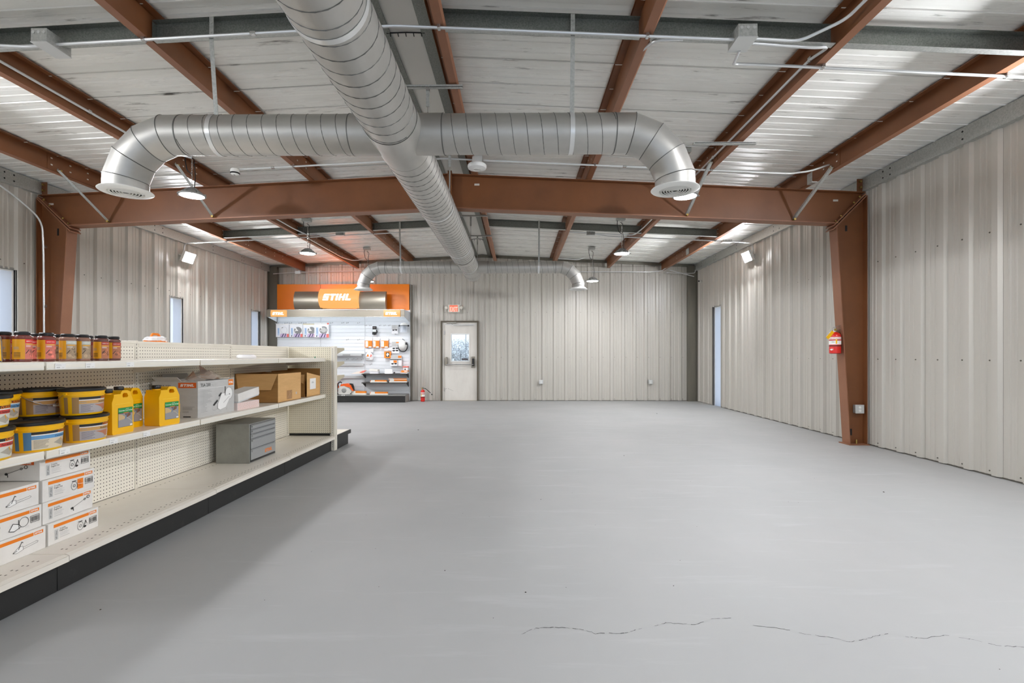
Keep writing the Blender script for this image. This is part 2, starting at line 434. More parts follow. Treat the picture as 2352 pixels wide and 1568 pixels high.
OPL = [(6.02, 6.40, .03, 2.36), (9.29, 9.65, .03, 2.36), (12.15, 12.52, .03, 2.36)]
OPR = [(11.47, 11.90, .0, 2.40)]
OPB = [(-2.055, -1.045, 0, 2.145)]
mb = MB(); boxes_with_openings(mb, 'x', WL - .2, WL, YR, YB + .2, 3.62, OPL)
wl_ = S('wall_left', mb, SLAB, 'left long wall of ribbed pale liner panels with three slim tall windows', 'wall', org=(0, 0, 0))
mb = MB(); boxes_with_openings(mb, 'x', WR, WR + .2, YR, YB + .2, 3.62, OPR)
wr_ = S('wall_right', mb, SLAB, 'right long wall of ribbed pale liner panels', 'wall', org=(0, 0, 0))
mb = MB(); boxes_with_openings(mb, 'y', YB, YB + .2, WL - .2, WR + .2, 3.62, OPB)
mb.prism([(WL - .2, 3.62), (WR + .2, 3.62), (WR + .2, roof(WR + .2) + .08), (RX, roof(RX) + .08), (WL - .2, roof(WL - .2) + .08)], 'y', YB, YB + .2)
wb_ = S('wall_back', mb, SLAB, 'far end wall of ribbed pale liner panels with a door', 'wall', org=(0, 0, 0))
mb = MB(); OPQ = [(-5.9, 4.0, .12, 3.0)]; boxes_with_openings(mb, 'y', YR - .2, YR, WL - .2, WR + .2, 3.62, OPQ)  # unseen rear wall; its wide opening is added to let daylight in
mb.prism([(WL - .2, 3.62), (WR + .2, 3.62), (WR + .2, roof(WR + .2) + .08), (RX, roof(RX) + .08), (WL - .2, roof(WL - .2) + .08)], 'y', YR - .2, YR)
wq_ = S('wall_rear', mb, WALLM, 'plain pale unseen wall behind the viewer with an added wide daylight opening', 'wall', org=(0, 0, 0))
wall_panels(wl_, 'x', WL, 1, 1.5, YB, lambda s: 3.475, OPL, 1.20)
wall_panels(wr_, 'x', WR, -1, 1.5, YB, lambda s: 3.475, OPR, 1.18)
wall_panels(wb_, 'y', YB, -1, WL, WR, lambda s: roof(s) - .01, OPB, WL + .06)
screws(wl_, 'x', WL, 1, 3, YB - .3, (.05, 1.17, 2.47), OPL, 1.20)
screws(wr_, 'x', WR, -1, 3, YB - .3, (.05, 1.17, 2.47), OPR, 1.18)
screws(wb_, 'y', YB, -1, WL + .3, WR - .3, (.05, 1.17, 2.38, 3.38), OPB, WL + .06)
for w_, x0, x1, nm in ((wl_, WL, WL + .004, 'left'), (wr_, WR - .004, WR, 'right')):
    P(w_, 'plain_sheet', MB().box(x0, x1, YR, 1.5, .01, 3.475), WALLM, w=True)
S('baseboard_right', MB().box(WR - .012, WR, 1.5, 11.44, .001, .014), mat('base_gap', (84, 80, 72), .8), 'dark thin joint strip along the foot of the right wall', 'baseboard')
S('baseboard_back', MB().box(-1.03, WR - .24, YB - .012, YB, .001, .014), mat('base_gap', (84, 80, 72), .8), 'dark thin joint strip along the foot of the far wall', 'baseboard')

# roof: slabs above, one sheet per panel below
mb = MB()
for x0, x1 in ((WL - .2, RX), (RX, WR + .2)):
    z0, z1 = roof(x0) + .07, roof(x1) + .07
    mb.prism([(x0, z0), (x1, z1), (x1, z1 + .1), (x0, z0 + .1)], 'y', YR - .2, YB + .2)
ceil_ = S('ceiling', mb, SLAB, 'underside of the low pitched roof in white metal panels', 'ceiling', org=(0, 0, 0))
CP = [(0, 0), (.003, -.011), (.012, -.011), (.015, 0), (.085, .001), (.095, .006), (.15, .006), (.16, .001), (.225, .001), (.235, .006), (.29, .006), (.30, .001), (.382, 0), (.395, 0)]
for sd in (-1, 1):
    xa = RX + sd * .21; xb = WR - .03 if sd > 0 else WL + .03
    y = 4.35 - .397 * 6
    P(ceil_, 'ceiling_panel', MB().add([(xa, YR, roof(xa)), (xb, YR, roof(xb)), (xb, y, roof(xb)), (xa, y, roof(xa))], [(0, 1, 2, 3)]), CEILM, smooth=False)
    while y < YB - .02:
        vs = []; fs = []
        jz = rnd.uniform(-.002, .002)
        for t, d in CP:
            yy = min(y + t, YB); vs += [(xa, yy, roof(xa) + d + jz), (xb, yy, roof(xb) + d + jz)]
        for i in range(len(CP) - 1): fs.append((2 * i, 2 * i + 1, 2 * i + 3, 2 * i + 2))
        P(ceil_, 'ceiling_panel', MB().add(vs, fs), CEILM, ang=20)
        y += .397
P(ceil_, 'ridge_cap_panel', MB().prism([(RX - .16, roof(RX) - .005), (RX, roof(RX) + .012), (RX + .16, roof(RX) - .005), (RX + .16, roof(RX) + .004), (RX, roof(RX) + .022), (RX - .16, roof(RX) + .004)], 'y', 1.2, YB), mat('ridge_white', (214, 213, 207), .5))
for sd, n in ((-1, 'left'), (1, 'right')):
    P(ceil_, 'ridge_flashing', MB().prism([(RX + sd * .13, 3.905), (RX + sd * .225, 3.9), (RX + sd * .225, 3.912), (RX + sd * .13, 3.917)], 'y', 1.2, YB), GALV)
for yc in (4.02, 5.75, 8.7, 11.2):
    pts = [(RX - .16, yc, 3.905), (RX, yc + .03, 3.93), (RX + .16, yc, 3.905)]; m_ = MB().tube(pts, .006, 5)
    for i in range(5):
        x = RX - .13 + .065 * i; m_.tube([(x, yc, 3.91), (x + .006, yc, 3.875)], .004, 5)
    P(ceil_, 'closure_strip', m_, RUBBER)
for sd, x0, lab in ((-1, WL, 'left'), (1, WR, 'right')):
    xi = x0 - sd * .075
    c = MB().prism([(x0, 3.47), (xi, 3.47), (xi, 3.49), (xi + sd * .004, 3.49), (xi + sd * .004, 3.474), (x0, 3.474)], 'y', 1.2, YB)
    c.box(min(xi + sd * .004, xi + sd * .008), max(xi + sd * .004, xi + sd * .008), 1.2, YB, 3.474, roof(xi) - .012)
    st = S('trim_1' if sd < 0 else 'trim_2', c, GALVL, 'galvanised eave channel along the top of the %s wall' % lab, 'trim', org=(0, 0, 0))
    hb = MB()
    for y in (2.4, 4.2, 4.3, 5.2, 6.2, 6.32, 7.15, 8.8, 9.0, 10.5, 11.6, 11.7, 12.5):
        for z in (3.52, 3.6): hb.lathe([(.0001, 0), (.011, 0), (.011, -sd * .002), (.0001, -sd * .002)], 8, (xi + sd * .003, y, z), 'x')
    P(st, 'bolt_holes', hb, BLACK, kind='stuff')
S('trim_3', MB().box(WL, WR, YB - .05, YB - .03, 3.60, 3.605).prism([(WL, roof(WL) - .075), (RX, roof(RX) - .075), (WR, roof(WR) - .075), (WR, roof(WR) - .003), (RX, roof(RX) - .003), (WL, roof(WL) - .003)], 'y', YB - .05, YB - .034), TRIMD, 'dark angle trim where the far wall meets the roof', 'trim')

# windows: slim full height lights in the long walls, a pane of milky glazing in a thin dark frame
FROST = mat('milky_glazing', (236, 240, 246), .5)
nt = FROST.node_tree; b_ = nt.nodes['Principled BSDF']; tr = nt.nodes.new('ShaderNodeBsdfTranslucent'); tr.inputs[0].default_value = (.93, .95, 1, 1)
t2 = nt.nodes.new('ShaderNodeBsdfTransparent'); m1 = nt.nodes.new('ShaderNodeMixShader'); m2 = nt.nodes.new('ShaderNodeMixShader')
m1.inputs[0].default_value = .35; m2.inputs[0].default_value = .12
nt.links.new(t2.outputs[0], m1.inputs[1]); nt.links.new(tr.outputs[0], m1.inputs[2])
nt.links.new(m1.outputs[0], m2.inputs[1]); nt.links.new(b_.outputs[0], m2.inputs[2]); nt.links.new(m2.outputs[0], nt.nodes['Material Output'].inputs[0])
WFR = mat('window_frame_grey', (146, 146, 142), .45, .2)
def slim_window(n, x, sd, o, lab):
    y0, y1, z0, z1 = o; xo = x - sd * .022; a, b = min(x + sd * .006, xo), max(x + sd * .006, xo)
    fr = MB().box(a, b, y0 - .028, y0, z0, z1 + .028).box(a, b, y1, y1 + .028, z0, z1 + .028).box(a, b, y0, y1, z1, z1 + .028)
    if z0 > .01: fr.box(a, b, y0, y1, z0 - .02, z0)
    w_ = S(n, fr, WFR, lab, 'window')
    P(w_, 'inner_stop', MB().box(xo - .004, xo + .004, y0, y0 + .022, z0, z1).box(xo - .004, xo + .004, y1 - .022, y1, z0, z1).box(xo - .004, xo + .004, y0 + .022, y1 - .022, z1 - .022, z1), WHITE, w=True)
    P(w_, 'pane', MB().box(xo - .003 - sd * .01, xo + .003 - sd * .01, y0, y1, z0, z1), FROST, w=True)
slim_window('window_1', WL, 1, OPL[0], 'slim bright window in the left wall nearest the viewer')
slim_window('window_2', WL, 1, OPL[1], 'slim bright window in the left wall, the middle of three')
slim_window('window_3', WL, 1, OPL[2], 'slim bright window in the left wall next to the display stand')
slim_window('window_4', WR, -1, OPR[0], 'slim bright glazed opening down to the floor in the right wall')

mb = MB()
for x in (-5.9, -3.45, -1.0, 1.45, 3.95): mb.box(x, x + .05, YR - .12, YR - .06, .12, 3.0)
mb.box(-5.9, 4.0, YR - .12, YR - .06, .12, .17).box(-5.9, 4.0, YR - .12, YR - .06, 2.95, 3.0)
w_ = S('added_daylight_window', mb, WFR, 'unseen wide glazing added behind the viewer to let in fill daylight', 'window')  # added glazing out of view, brightens ceiling and walls
P(w_, 'pane', MB().box(-5.9, 4.0, YR - .095, YR - .09, .12, 3.0), FROST, w=True)
# door in the far wall
DF = mat('door_frame_brown', (92, 84, 70), .5); DP = vary(mat('door_paint', (224, 220, 212), .4), (210, 205, 196), (3, 3, 1.2), (.4, .75))
mb = MB().box(-2.06, -2.02, 12.96, 13.06, 0, 2.15).box(-1.08, -1.04, 12.96, 13.06, 0, 2.15).box(-2.02, -1.08, 12.96, 13.06, 2.11, 2.15)
d1 = S('door_1', mb, DF, 'pale steel exit door with a small window and push bar in the far wall', 'door', bev=.003)
P(d1, 'inner_jamb', MB().box(-2.02, -1.965, 13.0, 13.06, 0, 2.11).box(-1.135, -1.08, 13.0, 13.06, 0, 2.11).box(-1.965, -1.135, 13.0, 13.06, 2.05, 2.11), DP, w=True, bev=.003)
gx0, gx1, gz0, gz1 = -1.768, -1.306, 1.075, 1.785
lf = MB()
boxes_with_openings(lf, 'y', 13.02, 13.06, -1.962, -1.138, 2.046, [(gx0, gx1, gz0, gz1)])
leaf = P(d1, 'door_leaf', lf, DP, w=True)
P(leaf, 'glazing_bead', MB().box(gx0 - .03, gx0, 13.005, 13.03, gz0 - .03, gz1 + .03).box(gx1, gx1 + .03, 13.005, 13.03, gz0 - .03, gz1 + .03).box(gx0, gx1, 13.005, 13.03, gz0 - .03, gz0).box(gx0, gx1, 13.005, 13.03, gz1, gz1 + .03), WHITE, w=True, bev=.004)
P(leaf, 'door_glass', MB().box(gx0, gx1, 13.036, 13.042, gz0, gz1), GLASS, w=True)
P(leaf, 'dark_sticker', MB().box(-1.50, -1.33, 13.032, 13.035, 1.10, 1.14), mat('sticker', (70, 60, 60), .6), w=True)
P(leaf, 'kick_scuff', MB().bar((-1.94, 13.018, .31), (-1.90, 13.018, .335), .004, .006).bar((-1.87, 13.018, .335), (-1.83, 13.018, .31), .004, .005).bar((-1.82, 13.018, .31), (-1.72, 13.018, .262), .004, .003), mat('scuff', (70, 64, 58), .8), w=True)
pb = P(d1, 'push_bar', MB().cyl((-1.91, 12.93, .978), (-1.17, 12.93, .978), .013, 12), CHROME, w=True)
P(pb, 'bar_end_case', MB().box(-1.945, -1.875, 12.925, 13.02, .955, 1.175), mat('case_bronze', (150, 144, 132), .35, .6), w=True, bev=.012)
P(pb, 'lock_case', MB().box(-1.235, -1.13, 12.985, 13.02, .885, 1.19), mat('case_bronze', (150, 144, 132), .35, .6), w=True, bev=.01)
P(pb, 'lock_body', MB().box(-1.21, -1.15, 12.93, 12.99, .93, 1.14), BLACK, w=True, bev=.012)
cl = P(d1, 'door_closer', MB().box(-1.90, -1.635, 12.95, 13.02, 2.075, 2.115), mat('closer_silver', (168, 166, 158), .35, .7), w=True, bev=.008)
P(cl, 'closer_arm', MB().bar((-1.80, 12.96, 2.075), (-1.70, 12.94, 2.02), .02, .008).bar((-1.70, 12.94, 2.02), (-1.18, 13.0, 2.035), .018, .008), CHROME, w=True)
P(d1, 'hinge', MB().box(-1.972, -1.955, 13.0, 13.02, 1.78, 1.88), CHROME, w=True); P(d1, 'hinge', MB().box(-1.972, -1.955, 13.0, 13.02, .25, .35), CHROME, w=True)
P(d1, 'threshold', MB().box(-2.02, -1.08, 12.98, 13.1, .001, .012), mat('threshold', (176, 168, 150), .4, .5), w=True)

# what the door window looks on to
S('yard_ground', MB().box(-60, 60, YB + .3, 90, -.16, -.12), mat('outside_gravel', (206, 200, 190), .9), 'pale gravel yard outside the far door', 'ground', org=(0, 0, 0))  # ground of the yard outside, not a trim of the room
t = T('yard_tree', 'bare grey-green tree seen through the door window', 'tree', (-2.28, 19.4, -.12))
P(t, 'trunk', MB().tube([(0, 0, 0), (.03, 0, .5), (-.02, .03, 1.0), (.02, 0, 1.55)], [.04, .035, .025, .01], 8).tube([(0, 0, .7), (.3, .1, 1.2), (.5, .1, 1.5)], [.02, .015, .008], 6).tube([(0, 0, .8), (-.3, -.05, 1.3), (-.42, 0, 1.6)], [.02, .015, .008], 6), mat('bark', (170, 160, 150), .9))
lv = MB()
for i in range(5200):
    a, b, r = rnd.uniform(0, 6.28), rnd.uniform(-1, 1), rnd.random() ** .4
    c = Vector((math.cos(a) * .95 * r * math.sqrt(1 - b * b), math.sin(a) * .6 * r * math.sqrt(1 - b * b), 1.30 + .72 * b * r)); e = Vector((rnd.uniform(-1, 1), rnd.uniform(-1, 1), rnd.uniform(-1, 1))).normalized() * .04
    g = e.cross(Vector((rnd.random(), rnd.random(), rnd.random() + .1))).normalized() * .008
    lv.add([c - e, c + g, c + e, c - g], [(0, 1, 2, 3)])
P(t, 'leaves', lv, mat('dusty_leaf', (196, 193, 186), .8), smooth=False, kind='stuff')
t = T('parked_truck', 'white pickup front corner parked outside the door window', 'truck', (-3.05, 17.2, -.12))
P(t, 'cab', MB().prism([(-1.6, .35), (.35, .35), (.38, .8), (.1, .98), (-.25, 1.34), (-1.2, 1.36), (-1.6, 1.0)], 'y', 0, 1.5), mat('car_white', (240, 240, 240), .25), bev=.06)
P(t, 'side_glass', MB().prism([(-.02, .98), (-.3, 1.27), (-1.05, 1.28), (-1.05, .98)], 'y', -.01, 0), BLACK)
for x in (-.1,): P(t, 'wheel', MB().lathe([(.12, -.01), (.2, -.02), (.3, 0), (.31, .1), (.3, .2), (.05, .2)], 20, (x, -.02, .31), 'y'), RUBBER)
t = T('utility_pole', 'thin dark pole far beyond the door window', 'pole', (-2.55, 24, -.12))
P(t, 'shaft', MB().cyl((0, 0, 0), (0, 0, 5.5), .016, 8), mat('pole_grey', (110, 112, 116), .6)); P(t, 'cross_arm', MB().bar((-.6, 0, 4.6), (.6, 0, 4.6), .06, .06), mat('pole_grey', (110, 112, 116), .6))

# ================================================================== STEEL FRAME
YF = 6.72
def rtop(x): return 3.712 - .048 * abs(x - RX)
def rbot(x): return 3.262 - .0435 * abs(x - RX)
def raft(name, lab, sd):
    xk = (WR - .062) if sd > 0 else (WL + .062)     # knee, outside top
    xi = (4.345 if sd > 0 else -6.235)            # knee, inside bottom
    t = T(name, lab, 'beam', (RX + sd * .02, YF, rbot(RX)))
    x0 = RX + sd * .012
    P(t, 'web', MB().prism([(x0, rbot(x0)), (xi, rbot(xi)), (xk, rtop(xk) - .02), (xk, rtop(xk)), (x0, rtop(x0))], 'y', YF - .004, YF + .004), BROWN, w=True)
    P(t, 'top_flange', MB().prism([(x0, rtop(x0)), (xk, rtop(xk)), (xk, rtop(xk) + .01), (x0, rtop(x0) + .01)], 'y', YF - .08, YF + .08), BROWN, w=True)
    P(t, 'bottom_flange', MB().prism([(x0, rbot(x0)), (xi, rbot(xi)), (xi, rbot(xi) - .012), (x0, rbot(x0) - .012)], 'y', YF - .08, YF + .08), BROWNF, w=True)
    P(t, 'splice_plate', MB().box(min(x0, x0 + sd * .014), max(x0, x0 + sd * .014), YF - .08, YF + .08, rbot(x0) - .03, rtop(x0) + .05), BROWN, w=True)
    d = Vector((xi - xk, 0, rbot(xi) - rtop(xk))); d.normalize(); p1 = Vector((xi, YF, rbot(xi) - .01)) + d * .05
    P(t, 'knee_plate', MB().bar((xk, YF, rtop(xk) - .015), p1, .016, .17, up=(0, 1, 0)), BROWNF, w=True)
    bm = MB()
    for f in (.12, .3, .7, .86):
        q = Vector((xk, YF, rtop(xk))).lerp(p1, f); nrm = Vector((-d.z, 0, d.x)) * (.022)
        for yy in (-.05, .05): bm.cyl(q + Vector((0, yy, 0)) - nrm, q + Vector((0, yy, 0)) + nrm, .011, 6)
    P(t, 'knee_bolts', bm, BRASSB, w=True, kind='stuff')
    for xx in ((xk - sd * .36,) if sd > 0 else (xk - sd * .12,)) + ((RX + .37,) if sd > 0 else ()):
        P(t, 'slot_hole', MB().box(xx - .035, xx + .035, YF - .0055, YF - .004, rtop(xx) - .115, rtop(xx) - .088), mat('slot_light', (206, 202, 194), .6), w=True, bev=.004)
    return t
raft('rafter_beam', 'rust-brown steel rafter beam left of the ridge, behind the hanging duct', -1)
raft('rafter_beam', 'rust-brown steel rafter beam right of the ridge, over the extinguisher column', 1)
def column(name, lab, sd):
    xo = (4.762 if sd > 0 else -6.668); xt = (4.352 if sd > 0 else -6.24); xb = (4.535 if sd > 0 else -6.43)
    zt = 2.985
    t = T(name, lab, 'column', (xb, YF, 0))
    P(t, 'web', MB().prism([(xo, .012), (xb + sd * .006, .012), (xt + sd * .006, zt), (xo, 3.39)], 'y', YF - .004, YF + .004), BROWN, w=True)
    P(t, 'inner_flange', MB().prism([(xb, .012), (xb + sd * .011, .012), (xt + sd * .011, zt), (xt, zt)], 'y', YF - .078, YF + .078), BROWNF, w=True)
    P(t, 'outer_flange', MB().box(min(xo, xo + sd * .011), max(xo, xo + sd * .011), YF - .078, YF + .078, .012, 3.4), BROWN, w=True)
    P(t, 'base_plate', MB().box(min(xb - sd * .03, xo + sd * .02), max(xb - sd * .03, xo + sd * .02), YF - .11, YF + .11, 0, .014), BROWNF, w=True)
    d = Vector((xo - xt, 0, 3.41 - zt)).normalized()
    P(t, 'cap_plate', MB().bar(Vector((xt, YF, zt)) - d * .06, (xo, YF, 3.40), .014, .17, up=(0, 1, 0)), BROWNF, w=True)
    P(t, 'cable_slot', MB().box(xo - sd * .24, xo - sd * .215, YF - .0055, YF - .004, 2.9, 3.0) if sd < 0 else MB().box(xo - .245, xo - .215, YF - .0055, YF - .004, 2.93, 3.01), BLACK, w=True)
    P(t, 'base_slot', MB().box(min(xo - sd * .19, xo - sd * .15), max(xo - sd * .19, xo - sd * .15), YF - .0055, YF - .004, .12, .21), BLACK, w=True, bev=.012)
    for k in (-1,): P(t, 'anchor_bolt', MB().cyl((xo - sd * .12, YF - .05, .012), (xo - sd * .12, YF - .05, .07), .011, 6), BRASSB, w=True)
column('steel_column', 'tapered rust-brown steel column holding the red extinguisher at the right wall', 1)
column('steel_column', 'tapered rust-brown steel column at the left wall beside the first window', -1)
for sd, lab in ((-1, 'left'), (1, 'right')):
    x = WL + .004 if sd < 0 else WR - .27
    t = T('corner_column', 'dark galvanised corner post between the far wall and the %s wall' % lab, 'post', (x + .13, YB - .1, 0))
    P(t, 'face', MB().box(x, x + .266, YB - .13, YB - .125, 0, 3.6), TRIMD, w=True)
    P(t, 'side_flange', MB().box(x if sd > 0 else x + .262, x + .004 if sd > 0 else x + .266, YB - .125, YB - .036, 0, 3.6), TRIMD, w=True)
    P(t, 'stiffener_lip', MB().box(x + (.05 if sd < 0 else .2), x + (.056 if sd < 0 else .206), YB - .142, YB - .13, 0, 3.6), TRIMD, w=True)

# purlins: Z sections along the room
PL = {-3: (-RX * 0 - 4.79, 'outermost rust-brown roof purlin nearest the left wall'), -2: (-3.335, 'second rust-brown roof purlin from the left wall, carrying a thin conduit'),
      -1: (-1.875, 'third rust-brown roof purlin from the left wall, left of the big duct'), -.5: (-.31, 'rust-brown ridge purlin hidden mostly above the big duct'),
      .5: (.31, 'rust-brown ridge purlin just right of the big duct'), 1: (1.875, 'third rust-brown roof purlin from the right wall'),
      2: (3.335, 'second rust-brown roof purlin from the right wall, with conduit on its web'), 3: (4.79, 'rust-brown roof purlin nearest the right wall')}
PW = {}
for k, (off, lab) in PL.items():
    sd = 1 if off > 0 else -1; x = RX + off; zt = roof(x) - .004; zb = zt - .205; PW[k] = (x, zb, zt)
    t = T('roof_purlin', lab, 'purlin', (x, 1.0, zb))
    y0, y1 = 1.0, YB - .06
    P(t, 'web', MB().box(x - .0025, x + .0025, y0, y1, zb, zt), BROWN, w=True)
    P(t, 'bottom_flange', MB().prism([(x, zb), (x + sd * .066, zb - .002), (x + sd * .082, zb + .014), (x + sd * .079, zb + .016), (x + sd * .064, zb + .002), (x, zb + .004)], 'y', y0, y1), BROWNF, w=True)
    P(t, 'top_flange', MB().prism([(x, zt), (x - sd * .066, zt), (x - sd * .082, zt - .018), (x - sd * .079, zt - .020), (x - sd * .065, zt - .004), (x, zt - .004)], 'y', y0, y1), BROWN, w=True)
    if abs(off) > 1:
        P(t, 'lap_splice', MB().box(x - sd * .0065 - .002, x - sd * .0065 + .002, YF - .9, YF + .9, zb + .004, zt - .02), BROWN, w=True)
        hm = MB()
        for yy in [YF + q for q in (-.85, -.6, -.35, .35, .6, .85, 2.6, 3.4, 3.5, 4.2, 4.6, 5.0)]:
            for zz in (.06, .14): hm.box(x - sd * .011 - .001, x - sd * .011 + .001, yy - .012, yy + .012, zb + zz, zb + zz + .014)
        P(t, 'bolt_holes', hm, mat('slot_light', (206, 202, 194), .6), w=True, kind='stuff')

# galvanised channels bridging between the purlins
def bridging(yc, ks, h0, h1, where):
    ks = list(ks)
    for a, b in zip(ks, ks[1:]):
        (xa, za, ta), (xb, zb, tb) = PW[a], PW[b]
        nm = {(-3, -2): 'first bay from the left wall', (-2, -1): 'second bay from the left wall', (-1, -.5): 'bay left of the big duct', (.5, 1): 'bay right of the big duct', (1, 2): 'second bay from the right wall', (2, 3): 'first bay from the right wall'}[(a, b)]
        t = T('bridging_channel', 'grey galvanised channel between roof purlins, %s, %s' % (nm, where), 'channel', ((xa + xb) / 2, yc, (za + zb) / 2))
        x0, x1 = xa + .012, xb - .012
        zl = lambda x: roof(x) - h0; zu = lambda x: roof(x) - h1
        P(t, 'web', MB().prism([(x0, zl(x0)), (x1, zl(x1)), (x1, zu(x1)), (x0, zu(x0))], 'y', yc - .003, yc), GALV, w=True)
        P(t, 'lower_flange', MB().prism([(x0, zl(x0)), (x1, zl(x1)), (x1, zl(x1) + .003), (x0, zl(x0) + .003)], 'y', yc - .06, yc), GALVL, w=True)
        P(t, 'upper_flange', MB().prism([(x0, zu(x0) - .003), (x1, zu(x1) - .003), (x1, zu(x1)), (x0, zu(x0))], 'y', yc - .05, yc), GALV, w=True)
        P(t, 'end_clip', MB().box(x0, x0 + .004, yc - .05, yc, zl(x0) + .01, zu(x0) - .01), GALV, w=True)
bridging(3.72, (-3, -2, -1, -.5), .205, .055, 'near the viewer'); bridging(3.72, (.5, 1, 2, 3), .205, .055, 'near the viewer')
bridging(9.38, (-3, -2, -1, -.5), .20, .06, 'beyond the rafter'); bridging(9.38, (.5, 1, 2, 3), .20, .06, 'beyond the rafter')

# flange braces from rafter foot to purlin
for k, xb_, lab in ((-3, -5.71, 'thin galvanised brace on the rafter below the left elbow duct'), (-2, -4.24, 'thin galvanised brace behind the left hanging lamp'),
                    (3, 3.81, 'thin galvanised brace on the rafter near the right wall'), (2, 2.34, 'thin galvanised brace behind the right hanging lamp')):
    x, zb, zt = PW[k]; a = (xb_, YF - .02, rbot(xb_) + .035); b = (xb_ + (.03 if k > 0 else .03), 5.93, zb + .02)
    t = T('flange_brace', lab, 'brace', a)
    P(t, 'angle_leg', MB().bar(a, b, .036, .003).bar((a[0] - .017, a[1], a[2] + .012), (b[0] - .017, b[1], b[2] + .012), .003, .03), GALVL, w=True)
    P(t, 'brace_bolt', MB().cyl((xb_, YF - .005, a[2]), (xb_, YF - .05, a[2]), .016, 6), BRASSB, w=True)
    P(t, 'purlin_bolt', MB().cyl((b[0] - .02, b[1] + .02, b[2]), (b[0] + .02, b[1] + .02, b[2]), .012, 6), BRASSB, w=True)
# strut brackets bolting the eave channels to the frame
for sd, lab in ((-1, 'left'), (1, 'right')):
    x = WL + .1 if sd < 0 else WR - .1
    t = T('strut_clip', 'rusty bolted clip joining eave channel and rafter at the %s wall' % lab, 'bracket', (x, YF - .02, 3.46))
    P(t, 'clip_plate', MB().box(x - .045, x + .045, YF - .03, YF - .02, 3.47, 3.64), BROWN, w=True)
    for z in (3.52, 3.6): P(t, 'clip_bolt', MB().cyl((x - sd * .01, YF - .06, z), (x - sd * .01, YF - .03, z), .013, 6), BRASSB, w=True)
# ================================================================== DUCTS
DX, DZ = -.935, 2.957
def helix(ax, c, r, a0, a1, pitch, tr=.0035, hand=1, n=22):
    """lock seam winding round a straight pipe"""
    N = int(abs(a1 - a0) / pitch * n); pts = []
    for i in range(N + 1):
        t = 2 * math.pi * i / n * hand; s = a0 + (a1 - a0) * i / N
        if ax == 'y': pts.append((c[0] + r * math.cos(t), s, c[1] + r * math.sin(t)))
        else: pts.append((s, c[0] + r * math.cos(t), c[1] + r * math.sin(t)))
    return MB().tube(pts, tr, 4, cap=False)
def pipe(ax, c, r, a0, a1, n=44, caps=False):
    prof = [(r, a0), (r, a1)]
    if caps: prof = [(r, a0), (r, a1), (.001, a1)]
    return MB().lathe(prof, n, (c[0], 0, c[1]) if ax == 'y' else (0, c[0], c[1]), ax)
def band(ax, c, r, a, w=.03, th=.003): 
    return MB().lathe([(r, a - w / 2), (r + th, a - w / 2), (r + th, a + w / 2), (r, a + w / 2)], 44, (c[0], 0, c[1]) if ax == 'y' else (0, c[0], c[1]), ax)
STRAPM = mat('strap_bright', (226, 227, 226), .3, .5)
main = T('main_duct', 'long round spiral metal duct running under the ridge towards the far wall', 'duct', (DX, 5, DZ))
c = (DX, DZ)
P(main, 'near_pipe', pipe('y', c, .203, -1.5, 3.52), DUCT, w=True)
P(main, 'tee_fitting', pipe('y', c, .2065, 3.52, 4.02), DUCT, w=True)
P(main, 'middle_pipe', pipe('y', c, .203, 4.02, 8.2), DUCT, w=True)
P(main, 'reducer', MB().lathe([(.208, 8.2), (.208, 8.26), (.182, 8.4), (.186, 8.45)], 44, (DX, 0, DZ), 'y'), DUCT, w=True)
P(main, 'far_pipe', pipe('y', c, .18, 8.43, 10.12, caps=True), DUCT, w=True)
P(main, 'end_cap', MB().lathe([(.18, 10.08), (.186, 10.08), (.186, 10.13), (.001, 10.13)], 44, (DX, 0, DZ), 'y'), DUCT, w=True)
P(main, 'spiral_seam', helix('y', c, .2035, 1.7, 3.5, .121, .0036), SEAM, w=True)
P(main, 'spiral_seam', helix('y', c, .2035, 4.06, 8.16, .121, .0034), SEAM, w=True)
P(main, 'spiral_seam', helix('y', c, .1805, 8.48, 9.3, .121, .0032), SEAM, w=True); P(main, 'spiral_seam', helix('y', c, .1805, 9.75, 10.06, .121, .0032), SEAM, w=True)
for y, r in ((2.36, .2045), (5.55, .2045), (7.62, .2045), (9.2, .1815)): P(main, 'strap_band', band('y', c, r, y, .034), STRAPM, w=True)
for y, r in ((3.52, .2062), (4.02, .2062), (6.95, .2035), (9.35, .1805), (9.72, .1805)): P(main, 'joint_ring', band('y', c, r, y, .008, .002), DUCT, w=True)

